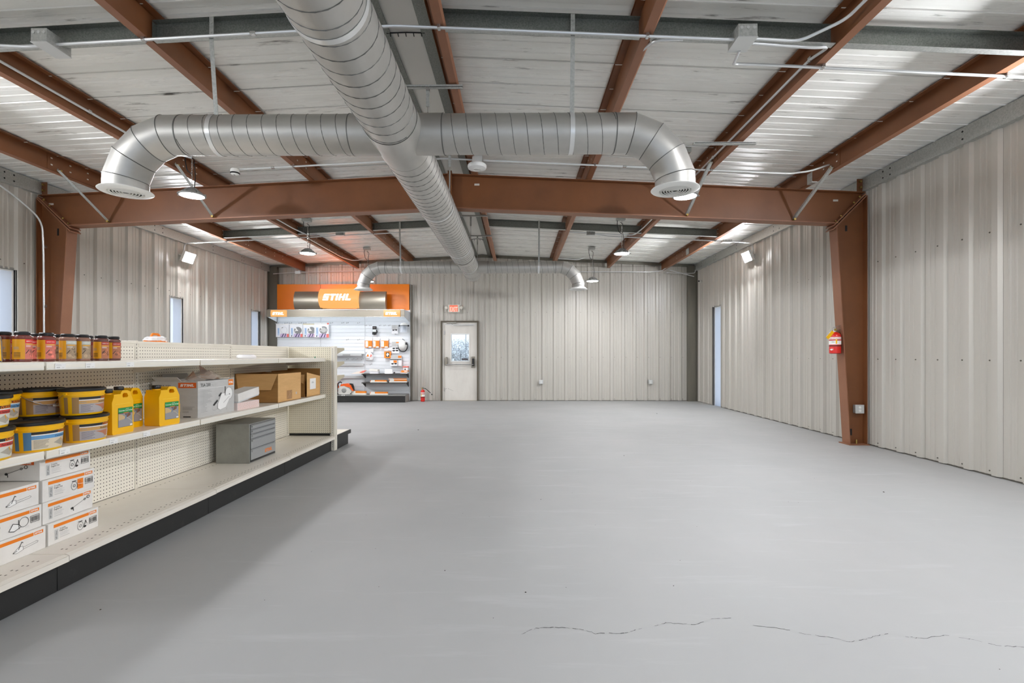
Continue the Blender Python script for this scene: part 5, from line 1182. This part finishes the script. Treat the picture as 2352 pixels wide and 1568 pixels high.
P(ds, 'base_box', MB().box(-6.46, -2.905, 12.515, PY + .08, .004, .165), KICK, w=True); P(ds, 'base_side', MB().box(-2.905, -2.897, 12.52, PY + .08, .004, .185), mat('base_end_grey', (150, 144, 138), .5), w=True)
P(ds, 'base_deck', MB().box(-6.47, -2.895, 12.505, PY - .004, .168, .196), mat('deck_grey', (138, 138, 134), .4, .2), w=True, bev=.003)
P(ds, 'base_seam', MB().box(-4.082, -4.078, 12.513, 12.516, .01, .165), BLACK, w=True)
t = Art(); t.rect(0, 0, .035, .022, PRW, 1); t.rect(.05, 0, .085, .022, PRW, 1); t.rect(.04, .006, .045, .016, PRK, 2); t.build(ds, 'price_ticket', faceY(12.505, -4.56, .172), w=True)
for z in (.742, .512):
    s_ = P(ds, 'black_shelf', MB().box(UX[2] + .02, UX[3] - .02, 12.58, PY - .004, z - .004, z).box(UX[2] + .02, UX[3] - .02, 12.578, 12.582, z - .022, z), mat('shelf_dark', (62, 60, 56), .4, .3), w=True)
    for x in (UX[2] + .022, UX[3] - .022): P(s_, 'shelf_bracket', MB().prism([(12.62, z - .006), (PY - .004, z - .006), (PY - .004, z - .13), (PY - .05, z - .12)], 'x', x - .003, x + .003), BLACK, w=True)
for z, d in ((1.262, .22), (.995, .06), (.66, .06)):
    P(ds, 'grey_shelf', MB().box(UX[1] + .02, UX[2] - .02, PY - d, PY - .004, z - .006, z).box(UX[1] + .02, UX[2] - .02, PY - d - .004, PY - d, z - .05, z + .012), mat('shelf_pale', (196, 198, 198), .4, .2), w=True)
for x in (-4.92, -4.50): P(ds, 'scanner_slot', MB().box(x - .1, x + .1, PY - .232, PY - .226, 1.225, 1.245), mat('deck_grey', (138, 138, 134), .4, .2), w=True)
def ux(u): return -6.468 + (u - 636) * .011744
def vz(v): return 1.22 + (816 - v) * .01166
hk = [(764.9, 741.6), (790.4, 741.6), (801, 741.6), (826.6, 741.6), (801, 780), (826.6, 780), (801, 825), (813.9, 825), (822.5, 825), (835.3, 825), (843, 747.5), (853.6, 747.5), (875.4, 747.5), (886, 747.5), (896.4, 747.5), (855, 836.5), (911.5, 767), (640, 742), (661, 742), (671, 742), (693, 742), (704, 742)]
for u, v in hk:
    x, z = ux(u), vz(v)
    P(ds, 'peg_hook', MB().tube([(x, PY, z), (x, PY - .14, z - .004), (x, PY - .15, z + .012)], .0035, 5).box(x - .009, x + .009, PY - .012, PY, z + .006, z + .022).box(x - .010, x + .010, PY - .151, PY - .147, z - .020, z + .0), [mat('hook_pale', (172, 172, 174), .4, .3)], w=True)

# hung packs and tools
CARD = mat('card_white', (236, 236, 238), .45); PLAS = mat('clear_blister', (222, 228, 232), .15, alpha=.55, coat=.5)
def card(name, lab, u0, u1, v0, v1, draw, y=PY - .05, th=.006, group=None, cat='pack', body=CARD):
    x0, x1, z0, z1 = ux(u0), ux(u1), vz(v1), vz(v0)
    t = T(name, lab, cat, ((x0 + x1) / 2, y, z0), group=group)
    P(t, 'card', MB().box(x0, x1, y, y + th, z0, z1), body, w=True, bev=.001)
    P(t, 'hang_hook', MB().tube([((x0 + x1) / 2, PY, z1 - .012), ((x0 + x1) / 2, y - .02, z1 - .014)], .003, 5), mat('hook_grey', (130, 130, 130), .4, .5), w=True)
    A = Art(); draw(A, x1 - x0, z1 - z0); A.build(t, 'print', faceY(y, x0, z0), w=True, lift=.0006)
    return t, x0, x1, z0, z1
LILAC = mat('lilac_print', (206, 186, 216), .5); NAVY = mat('navy_print', (52, 46, 84), .5); SKYB = mat('sky_print', (140, 176, 214), .5); DISCG = mat('disc_grey', (142, 142, 142), .4, .3); PINKR = mat('coral_print', (238, 120, 106), .5)
def blade(style):
    def d(A, w, h):
        A.rect(.0, .9 * h, w, h, mat('cream_band', (236, 226, 196), .5) if style == 2 else PRW, 1)
        A.rect(.12 * w, .12 * h, .28 * w, .68 * h, mat('pale_blue', (200, 214, 234), .5), 1); A.line([(.2 * w, .3 * h), (.18 * w, .62 * h)], .022, SKYB, 2)
        if style: 
            A.disc(.64 * w, .5 * h, .29 * w, .26 * h, DISCG, 2, 20); A.poly([(.4 * w, .42 * h), (.6 * w, .5 * h), (.5 * w, .74 * h), (.38 * w, .66 * h)], PRW, 3); A.disc(.6 * w, .5 * h, .06 * w, .05 * h, PRW, 3, 10); A.disc(.42 * w, .56 * h, .06 * w, .09 * h, PRG, 3, 10)
            if style == 3: A.disc(.64 * w, .5 * h, .18 * w, .16 * h, PRGL, 3, 16); A.rect(.86 * w, .2 * h, .9 * w, .85 * h, PRW, 4); A.rect(.88 * w, .88 * h, w, .98 * h, PINKR, 3)
        else: A.ring(.62 * w, .52 * h, .25 * w, .006, PRGL, 2, 18); A.disc(.5 * w, .7 * h, .02, .014, PRG, 3, 8)
        A.poly([(.30 * w, 0), (.85 * w, 0), (.85 * w, .26 * h), (.36 * w, .26 * h)], LILAC, 4); A.poly([(.42 * w, 0), (.5 * w, 0), (.64 * w, .26 * h), (.57 * w, .26 * h)], NAVY, 5); A.poly([(.64 * w, 0), (.70 * w, 0), (.80 * w, .26 * h), (.74 * w, .26 * h)], NAVY, 5); A.rect(.84 * w, 0, w, .24 * h, PINKR, 4)
        if style: A.rect(.14 * w, .04 * h, .2 * w, .14 * h, NAVY, 4)
    return d
G_ = 'cutting disc packs on the display'
for st, (u0, u1, v0, v1), lab, y in ((0, (636.8, 666.4, 743, 774), 'disc pack with an empty pale picture, leftmost of four on the display', PY - .05), (1, (667.6, 698, 743, 774), 'disc pack with toothed grey disc, second from the left on the display', PY - .05),
                                 (2, (698.8, 729, 743, 774), 'disc pack with cream band, third from the left on the display', PY - .05), (3, (725.5, 758.8, 741, 775), 'disc pack with large disc, rightmost of four on the display', PY - .075)):
    card('disc_pack', lab, u0, u1, v0, v1, blade(st), y=y, group=G_)
# glove
x, z = ux(862.5), vz(771)
t = T('work_glove', 'black and white work glove hanging on the display', 'glove', (x, PY - .06, z))
P(t, 'cuff', MB().box(x - .055, x + .055, PY - .075, PY - .05, z + .165, z + .255), BLACK, w=True, bev=.012); P(t, 'cuff_tab', MB().box(x - .05, x + .03, PY - .078, PY - .074, z + .205, z + .225), mat('glove_grey', (120, 108, 104), .7), w=True)
P(t, 'palm', MB().box(x - .05, x + .05, PY - .08, PY - .05, z + .095, z + .17), mat('glove_white', (226, 232, 230), .7), w=True, bev=.014)
for k in range(4): P(t, 'finger', MB().tube([(x - .042 + .028 * k, PY - .065, z + .10), (x - .046 + .03 * k, PY - .068, z + .055), (x - .045 + .029 * k, PY - .072, z + .012 + .012 * abs(k - 1.4))], [.014, .0135, .011], 8), BLACK if k != 4 else CARD, w=True)
P(t, 'thumb', MB().tube([(x + .05, PY - .065, z + .15), (x + .07, PY - .07, z + .11), (x + .066, PY - .075, z + .075)], [.016, .015, .012], 8), BLACK, w=True)
P(t, 'fingertip_card', MB().box(x - .035, x + .045, PY - .05, PY - .045, z - .005, z + .06), CARD, w=True)
def glasses(A, x, z, w):
    A.disc(x - w * .27, z, w * .22, w * .13, PRK, 3, 12); A.disc(x + w * .27, z + .004, w * .22, w * .13, PRK, 3, 12); A.line([(x - w * .48, z + .01), (x + w * .48, z + .016)], .01, PRK, 3)
def gcard(n, hdr=False):
    def d(A, w, h):
        A.rect(0, .55 * h, w, h, PRGL, 1); A.lines(.1 * w, .9 * h, .7 * w, .03, 4, .008, PRG, 2)
        if hdr: A.rect(.6 * w, .88 * h, .95 * w, .97 * h, ORANGE, 3)
        for k in range(n): glasses(A, w * .5, h * (.42 - .2 * k), w * .8)
    return d
card('glasses_pack', 'safety glasses card beside the face shield on the display', 901.5, 915.8, 746.5, 766.5, gcard(1), y=PY - .06, cat='pack')
card('glasses_pack', 'card with two pairs of dark glasses left of the white helmet', 901.5, 918.5, 784.5, 811, gcard(2, True), y=PY - .06, cat='pack')
def slim(A, w, h): A.rect(0, .55 * h, w, h, PRGL, 1); A.rect(.7 * w, .75 * h, w, .95 * h, ORANGE, 2); A.rect(0, .55 * h, w, .62 * h, PRK, 2); A.rect(.3 * w, .3 * h, .6 * w, .52 * h, ORANGE, 2); glasses(A, .35 * w, .2 * h, .5 * w); A.rect(.66 * w, 0, .7 * w, .55 * h, PRK, 3)
card('earmuff_box', 'white and orange boxed set hanging under the helmet', 898.5, 924.5, 815.5, 840, slim, y=PY - .09, th=.06)
# face shield and helmet
x, z = ux(930.5), vz(756)
t = T('face_shield', 'white capped clear face shield at the upper right of the display', 'face shield', (x, PY - .12, z - .08))
P(t, 'cap', MB().lathe([(.098, .08), (.102, .09), (.092, .135), (.06, .165), (.0005, .175)], 22, (x, PY - .11, z), a0=180, a1=360), WHITE, w=True)
P(t, 'visor', MB().lathe([(.11, -.09), (.112, .085)], 18, (x, PY - .11, z), a0=185, a1=355), mat('visor_clear', (198, 208, 220), .06, alpha=.4, coat=.6), w=True)
P(t, 'headband', MB().lathe([(.10, .072), (.106, .075), (.106, .098), (.10, .1)], 20, (x, PY - .11, z), a0=150, a1=390), BLACK, w=True)
for s_ in (-1, 1): P(t, 'ratchet_knob', MB().cyl((x + s_ * .105, PY - .11, z + .088), (x + s_ * .135, PY - .11, z + .09), .024, 10), BLACK, w=True)
P(t, 'strap_card', MB().box(x - .03, x + .05, PY - .10, PY - .095, z - .03, z + .06), mat('card_grey', (150, 156, 166), .5), w=True)
x, z = ux(927), vz(793)
t = T('safety_helmet', 'white safety helmet with black chin strap on the display', 'helmet', (x, PY - .12, z - .15))
P(t, 'shell', MB().lathe([(.118, 0), (.122, .01), (.112, .05), (.085, .095), (.045, .122), (.0005, .128)], 26, axis='y', sx=1., sy=1.22).xf(Matrix.Translation((x, PY - .04, z)) @ Matrix.Scale(-1, 4, Vector((0, 1, 0)))), WHITE, w=True)
for k in (-.05, 0, .05): P(t, 'shell_rib', MB().tube([(x + k, PY - .13, z + .09), (x + k, PY - .165 + abs(k) * .3, z + .02), (x + k, PY - .15, z - .07)], .008, 6), WHITE, w=True)
P(t, 'chin_strap', MB().tube(bend([(x - .125, PY - .05, z + .03), (x - .115, PY - .06, z - .10), (x - .05, PY - .07, z - .165), (x + .06, PY - .07, z - .165), (x + .118, PY - .06, z - .09), (x + .125, PY - .05, z + .04)], .06), .012, 8), BLACK, w=True)
P(t, 'ear_bracket', MB().box(x + .085, x + .125, PY - .14, PY - .06, z + .015, z + .08), BLACK, w=True, bev=.008); P(t, 'hook', MB().tube([(x - .01, PY, z + .17), (x - .01, PY - .08, z + .165), (x + .05, PY - .08, z + .14)], .006, 6), BLACK, w=True)
# orange chain packs
OBOX = mat('orange_box', (240, 138, 30), .5)
for i, (u0, u1, lab) in enumerate(((841, 857, 'orange and white packet, left of three in the middle row of the display'), (858.8, 873.5, 'orange and white packet, centre of three in the middle row of the display'), (876.5, 894, 'orange and white packet, right of three in the middle row of the display'))):
    x0, x1 = ux(u0), ux(u1); z0, z1 = vz(798), vz(773.5); y = PY - .09; w = x1 - x0
    t = T('chain_pack', lab, 'pack', ((x0 + x1) / 2, y, z0), group='orange chain packs on the display')
    P(t, 'header_bag', MB().box(x0, x1, PY - .05, PY - .046, z0 + .18, z1), CARD, w=True); P(t, 'box', MB().box(x0 + .02 * (i != 0), x1, y, y + .045, z0, z0 + .185), OBOX, w=True, bev=.003)
    A = Art(); A.rect(.02, .02, w * .45, .17, PRW, 1); A.text('STIHL', w * .3, .04, .03, ORANGE, 2, wmax=.12, rot=True); A.rect(w * .7, .0, w * .74, .185, mat('orange_deep', (196, 84, 20), .5), 1); A.rect(w * .86, .0, w * .9, .185, mat('orange_deep', (196, 84, 20), .5), 1); A.rect(w * .55, .0, w * .95, .03, PRW, 2)
    A.build(t, 'print', faceY(y, x0, z0), w=True, lift=.0006)
    P(t, 'hook', MB().cyl((x1 - .05, PY, z1 - .01), (x1 - .05, PY - .12, z1 - .012), .003, 5), mat('hook_grey', (130, 130, 130), .4, .5), w=True)
def bagp(lab, u0, u1, v0, v1, style):
    x0, x1, z0, z1 = ux(u0), ux(u1), vz(v1), vz(v0); y = PY - .1
    t = T('parts_bag', lab, 'bag', ((x0 + x1) / 2, y, z0)); h = z1 - z0; w = x1 - x0
    P(t, 'header', MB().box(x0, x1, PY - .06, PY - .055, z0 + h * .7, z1), CARD, w=True)
    if style: P(t, 'box', MB().box(x0 + .01, x1 - .02, y, y + .06, z0, z0 + h * .62), OBOX, w=True, bev=.004)
    else: P(t, 'pouch', MB().lathe([(.0005, 0), (.09, .01), (.11, .06), (.1, .14), (.06, .20), (.02, .23)], 12, ((x0 + x1) / 2, y + .04, z0), sy=.4), mat('bag_white', (240, 240, 240), .3), w=True)
    A = Art()
    if style: A.rect(.06, .03, .15, .15, PRK, 1); A.disc(.105, .09, .035, .045, PRW, 2, 10); A.disc(.12, .07, .014, .014, PRK, 3, 8)
    else: A.poly([(.05, .1), (.09, .18), (.12, .1)], ORANGE, 1); A.poly([(.13, .07), (.17, .17), (.2, .12)], PINKR, 1); A.lines(.04, .05, .12, .012, 3, .005, PRG, 2)
    A.build(t, 'print', faceY(y if style else y - .006, x0, z0), w=True, lift=.0006)
    P(t, 'hook', MB().cyl(((x0 + x1) / 2, PY, z1 - .01), ((x0 + x1) / 2, PY - .12, z1 - .012), .003, 5), mat('hook_grey', (130, 130, 130), .4, .5), w=True)
bagp('pale bag of small parts hanging below the left orange packet', 841, 859.5, 800.5, 827, 0)
bagp('orange square packet hanging below the right orange packet', 884.5, 902, 798, 822, 1)

# things on the display shelves
def thing_box(name, lab, cat, u0, u1, z0, h, y0, y1, m, draw=None, rot=0, group=None):
    x0, x1 = ux(u0), ux(u1); cx, cy = (x0 + x1) / 2, (y0 + y1) / 2
    t = T(name, lab, cat, (cx, cy, z0), rot, group); w, d = (x1 - x0) / 2, (y1 - y0) / 2
    P(t, 'body', MB().box(-w, w, -d, d, 0, h), m, bev=.002)
    if draw: A = Art(); draw(A, 2 * w, h); A.build(t, 'print', faceY(-d, -w, 0), lift=.0006)
    return t
def barprint(A, w, h): A.rect(0, .55 * h, w, h, OBOX, 1); A.rect(.06 * w, .2 * h, .3 * w, .95 * h, PRW, 2); A.rect(.1 * w, .3 * h, .26 * w, .5 * h, PRGL, 3)
def bar2(A, w, h): A.rect(0, .5 * h, w, .62 * h, mat('orange_deep', (196, 84, 20), .5), 1)
GB = 'guide bar packs on the display'
def barpack(lab, u0, u1, z, y, rot=0, h=.06):
    x0, x1 = ux(u0), ux(u1); cx = (x0 + x1) / 2; L = (x1 - x0) / 2
    t = T('guide_bar_pack', lab, 'pack', (cx, y, z), rot, GB)
    P(t, 'lower_tray', MB().prism([(-L, -.04), (L - .05, -.04), (L, -.02), (L, .03), (L - .05, .045), (-L, .045)], 'z', 0, h * .45), mat('tray_white', (238, 236, 228), .5), bev=.004)
    P(t, 'orange_sleeve', MB().prism([(-L * .98, -.036), (L - .055, -.036), (L - .01, -.016), (L - .01, .03), (L - .055, .04), (-L * .98, .04)], 'z', h * .45, h), OBOX, bev=.004)
    P(t, 'paper_band', MB().box(-L * .92, -L * .45, -.0415, .046, h * .1, h + .001), mat('tray_white', (238, 236, 228), .5))
    return t
barpack('orange and white guide bar pack on the lower black shelf, left', 859, 896, .512, 12.66)
barpack('orange and white guide bar pack on the lower black shelf, right', 900.5, 940, .512, 12.70, h=.075)
barpack('guide bar pack lying on top of the right one on the lower black shelf', 898.5, 939, .588, 12.71, h=.03)
barpack('guide bar pack tilted on the display base next to the saw', 818, 851, .196, 12.62, -4, .09)
barpack('guide bar pack flat on the display base, right of the tilted one', 859.5, 899, .196, 12.62, 3, .07)
t = thing_box('paper_stack', 'stack of white leaflets on the upper black shelf', 'papers', 858, 876.5, .742, .065, 12.62, 12.8, CARD); P(t, 'top_leaflet', MB().box(-.12, .10, -.1, .08, .0, .05).xf(Matrix.Translation((0, 0, .067)) @ Matrix.Rotation(R(5), 4, 'Y')), mat('tray_white', (238, 236, 228), .5))
t = T('white_sheet', 'white sheet leaning on the upper black shelf', 'paper', (ux(898), 12.72, .742)); P(t, 'sheet', MB().add([(-.08, -.08, 0), (.12, -.08, 0), (.08, .06, .115), (-.12, .06, .115), (-.08, -.076, 0), (.12, -.076, 0), (.08, .064, .115), (-.12, .064, .115)], [(0, 1, 2, 3), (7, 6, 5, 4), (0, 4, 5, 1), (1, 5, 6, 2), (2, 6, 7, 3), (3, 7, 4, 0)]), CARD, smooth=False)
t = T('catalogue', 'pale catalogue lying over the left end of the upper black shelf', 'booklet', (ux(833), 12.72, .742)); P(t, 'cover', MB().add([(-.20, -.1, .0), (.12, -.12, .01), (.16, .1, .085), (-.10, .12, .05), (-.20, -.1, -.0), (.12, -.12, .002), (.16, .1, .077), (-.10, .12, .042)], [(0, 1, 2, 3), (7, 6, 5, 4), (0, 4, 5, 1), (1, 5, 6, 2), (2, 6, 7, 3), (3, 7, 4, 0)]), mat('catalogue_cream', (236, 224, 210), .5), smooth=False); P(t, 'coral_photo', MB().add([(.02, -.09, .03), (.12, -.08, .03), (.15, .08, .088), (.05, .08, .07)], [(0, 1, 2, 3)]), PINKR, smooth=False)
t = T('coiled_lead', 'white lead with a black plug on the upper black shelf', 'cable', (ux(922), 12.64, .742)); P(t, 'lead', MB().tube(bend([(-.1, 0, .03), (-.05, 0, .045), (.05, .02, .03), (.13, .03, .012), (.18, .0, .012)], .04), .01, 6), CARD); P(t, 'plug', MB().cyl((-.13, 0, .02), (-.09, 0, .034), .018, 8), BLACK)
thing_box('tool_box', 'white and orange box at the right end of the upper black shelf', 'box', 925, 940.5, .742, .05, 12.66, 12.86, CARD, lambda A, w, h: A.rect(0, .6 * h, w, h, OBOX, 1))
thing_box('tool_box', 'orange box stacked on the white one at the right shelf end', 'box', 927, 941, .793, .03, 12.68, 12.88, OBOX, lambda A, w, h: A.rect(.5 * w, 0, w, .6 * h, PRW, 1))
thing_box('tool_box', 'red-orange box topmost at the right shelf end', 'box', 930, 941.3, .9, .035, 12.70, 12.88, PINKR, lambda A, w, h: A.rect(.3 * w, 0, .8 * w, .3 * h, PRK, 1))
thing_box('tool_box', 'dark and white box below the red-orange one at the right shelf end', 'box', 931.5, 941.5, .824, .075, 12.70, 12.86, CARD, lambda A, w, h: A.disc(.4 * w, .4 * h, .02, .02, PRK, 1, 8))
thing_box('hang_card', 'cream carded part behind the end cap of the shelving run', 'card', 770, 788, .62, .085, 12.80, 12.83, mat('catalogue_cream', (236, 224, 210), .5), lambda A, w, h: A.rect(.72 * w, .1 * h, .8 * w, .9 * h, ORANGE, 1))
# concrete saw on the base
x, y, z = ux(804), 12.66, .196
SO = mat('saw_orange', (236, 96, 22), .35); SWH = mat('saw_grey_white', (206, 204, 198), .4)
t = T('concrete_saw', 'orange and white cut-off saw standing on the display base', 'power tool', (x, y, z))
P(t, 'wheel_guard', MB().lathe([(.03, .03), (.175, .03), (.18, .02), (.18, -.02), (.175, -.03), (.03, -.03)], 24, (-.36, -.03, .185), 'y', a0=-60, a1=130), SO); P(t, 'cutting_wheel', MB().lathe([(.0005, -.003), (.165, -.003), (.165, .003), (.0005, .003)], 24, (-.36, -.03, .175), 'y'), DISCG)
P(t, 'guard_label', MB().box(-.40, -.30, -.062, -.06, .20, .30), CARD)
P(t, 'engine_body', MB().prism([(-.15, .03), (.12, .03), (.2, .09), (.12, .19), (-.02, .215), (-.13, .2), (-.17, .12)], 'y', -.10, .06), SWH, bev=.018)
P(t, 'starter_ring', MB().lathe([(.0005, -.108), (.03, -.112), (.055, -.108), (.065, -.1), (.062, -.095)], 20, (-.02, 0, .115), 'y'), mat('starter_grey', (150, 150, 148), .4, .4))
P(t, 'top_cover', MB().prism([(-.13, .2), (-.1, .27), (.06, .285), (.15, .25), (.22, .1), (.17, .11), (.11, .19), (-.02, .215)], 'y', -.09, .05), SO, bev=.014)
P(t, 'rear_grip', MB().prism([(.12, .28), (.17, .275), (.2, .2), (.215, .11), (.18, .12), (.165, .19)], 'y', -.06, .03), BLACK, bev=.012)
P(t, 'front_handle', MB().tube(bend([(-.19, -.13, .02), (-.185, -.135, .2), (-.16, -.12, .31), (-.15, 0, .33), (-.16, .1, .3)], .05), .017, 8), BLACK)
P(t, 'belt_arm', MB().bar((-.12, -.07, .13), (-.36, -.06, .18), .03, .06), SWH, bev=.008); P(t, 'foot', MB().box(-.2, .16, -.09, .05, 0, .03), BLACK, bev=.006)
P(t, 'support_rod', MB().tube([(-.2, -.1, .012), (.2, -.1, .012)], .008, 6), CHROME)

# ================================================================== SIGN, EXTINGUISHERS, OUTLETS, CAMERA
x, z = -1.70, 2.375
t = T('exit_sign', 'lit exit sign with two small lamp heads above the far door', 'sign', (x, 12.98, z))
P(t, 'housing', MB().box(x - .155, x + .155, 12.95, 13.01, z, z + .205), mat('sign_cream', (226, 222, 210), .45), w=True, bev=.006)
P(t, 'face', MB().box(x - .115, x + .105, 12.946, 12.95, z + .02, z + .19), mat('sign_face', (236, 120, 90), .4, emis=(255, 110, 80), strength=.25), w=True)
A = Art(); A.text('EXIT', .11, .03, .12, mat('exit_pale', (255, 214, 200), .4, emis=(255, 200, 180), strength=.4), 2, wmax=.2, bold=.02, center=True); A.build(t, 'exit_letters', faceY(12.946, x - .11, z), w=True)
for s_ in (-1, 1):
    P(t, 'lamp_head', MB().lathe([(.0005, -.05), (.035, -.045), (.045, -.02), (.04, .02), (.02, .03)], 16, (x + s_ * .2, 12.95, z + .12), 'y'), mat('sign_cream', (226, 222, 210), .45), w=True); P(t, 'head_neck', MB().cyl((x + s_ * .15, 12.98, z + .11), (x + s_ * .19, 12.965, z + .12), .016, 8), mat('sign_cream', (226, 222, 210), .45), w=True)
def extinguisher(lab, x, y, z, r, h, rot, hung):
    t = T('fire_extinguisher', lab, 'extinguisher', (x, y, z), rot)
    P(t, 'cylinder', MB().lathe([(.0005, .004), (r * .8, 0), (r, .008), (r, h * .8), (r * .9, h * .89), (r * .6, h * .96), (r * .28, h)], 28), RED)
    P(t, 'foot_ring', MB().lathe([(r * .82, 0), (r * .86, -.0), (r * .9, .006)], 24), BLACK)
    A = Art(1 / r, .2); f = arc(0, 0, r, r, 0)
    A.rect(-3.6, h * .42, .1, h * .70, PRW, 1, 24); A.rect(-3.6, h * .60, .1, h * .655, mat('band_red', (190, 30, 24), .4), 2, 24); A.rect(-3.6, h * .72, .1, h * .76, PRW, 1, 24); A.rect(-3.6, h * .34, .1, h * .385, mat('band_dark', (60, 30, 24), .4), 1, 24)
    A.rect(-2.05, h * .45, -1.8, h * .66, YEL, 3, 3); A.poly([(-3.1, h * .19), (-2.75, h * .145), (-2.4, h * .19), (-2.75, h * .235)], PRW, 2); A.lines(-2.7, h * .56, .55, h * .03, 3, h * .012, PRG, 3)
    A.build(t, 'label', f)
    P(t, 'valve', MB().lathe([(r * .3, h), (r * .3, h + .02), (.016, h + .03), (.016, h + .055), (.0005, h + .058)], 14), CHROME)
    P(t, 'carry_handle', MB().bar((-.02, 0, h + .045), (.085, 0, h + .03), .02, .006), CHROME, bev=.002); P(t, 'squeeze_lever', MB().bar((-.03, 0, h + .055), (.075, 0, h + .095), .018, .006), CHROME, bev=.002)
    P(t, 'gauge', MB().lathe([(.0005, -.008), (.018, -.008), (.019, 0), (.0005, .002)], 14, (-.012, -.024, h + .03), 'y'), BRASSB)
    P(t, 'pull_ring', MB().tube([(-.045 + .016 * math.cos(q * .7), -.012, h + .03 + .016 * math.sin(q * .7)) for q in range(9)], .002, 5, closed=True), CHROME)
    if hung:
        P(t, 'tag', MB().bar((-.045, -.03, h + .005), (-.13, -.035, h - .09), .045, .002, up=(0, 1, 0)), YEL, label='yellow inspection tag'); P(t, 'wall_bracket', MB().box(-.012, .012, .0, r + .02, h * .5, h + .03), CHROME)
        P(t, 'hose', MB().tube(bend([(.02, .02, h + .03), (.05, .05, h + .01), (r * .9, .05, h * .6), (r * .9, .045, h * .3)], .04), .008, 8), RUBBER)
    else:
        P(t, 'hose', MB().tube(bend([(.01, -.02, h + .035), (.07, -.03, h + .03), (.17, -.04, h - .05), (.24, -.05, h - .12)], .06), .009, 8), RUBBER); P(t, 'nozzle', MB().cyl((.235, -.05, h - .115), (.265, -.05, h - .14), .014, 8), BLACK); P(t, 'hose_clip', MB().cyl((.222, -.048, h - .10), (.232, -.05, h - .11), .012, 8), CARD)
    return t
extinguisher('red fire extinguisher hanging on the right steel column with a yellow tag', 4.37, 6.70, 1.243, .071, .30, 0, True)
extinguisher('red fire extinguisher standing on the floor left of the far door', -2.50, 12.78, .001, .055, .32, 0, False)
def outlet(lab, x, y, z, s=.055, depth=.05):
    t = T('wall_outlet', lab, 'outlet', (x, y, z))
    P(t, 'box', MB().box(x - s, x + s, y, y + depth, z - s, z + s), GALVL, w=True, bev=.006); P(t, 'cover', MB().box(x - s - .004, x + s + .004, y - .005, y, z - s - .004, z + s + .004), mat('cover_plate', (206, 208, 206), .4, .4), w=True, bev=.008)
    for dz in (-.022, .022): P(t, 'receptacle', MB().lathe([(.0005, -.008), (.016, -.008), (.017, -.004)], 16, (x, y, z + dz), 'y'), WHITE, w=True)
outlet('small steel outlet box low on the far wall, left one', .638, 12.96, .512, .05, .085); outlet('small steel outlet box low on the far wall, right one', 3.565, 12.96, .514, .05, .085)
outlet('steel outlet box low on the web of the right steel column', 4.672, 6.65, .488, .055, .06)
t = T('security_camera', 'small white security camera at the top of the right wall', 'camera', (4.72, 12.52, 3.13))
P(t, 'body', MB().cyl((4.76, 12.58, 3.14), (4.66, 12.46, 3.125), .032, 16), WHITE, w=True, bev=.006); P(t, 'lens', MB().cyl((4.66, 12.46, 3.125), (4.655, 12.454, 3.1245), .024, 14), BLACK, w=True); P(t, 'wall_foot', MB().cyl((4.76, 12.58, 3.14), (4.806, 12.6, 3.15), .02, 10), WHITE, w=True)
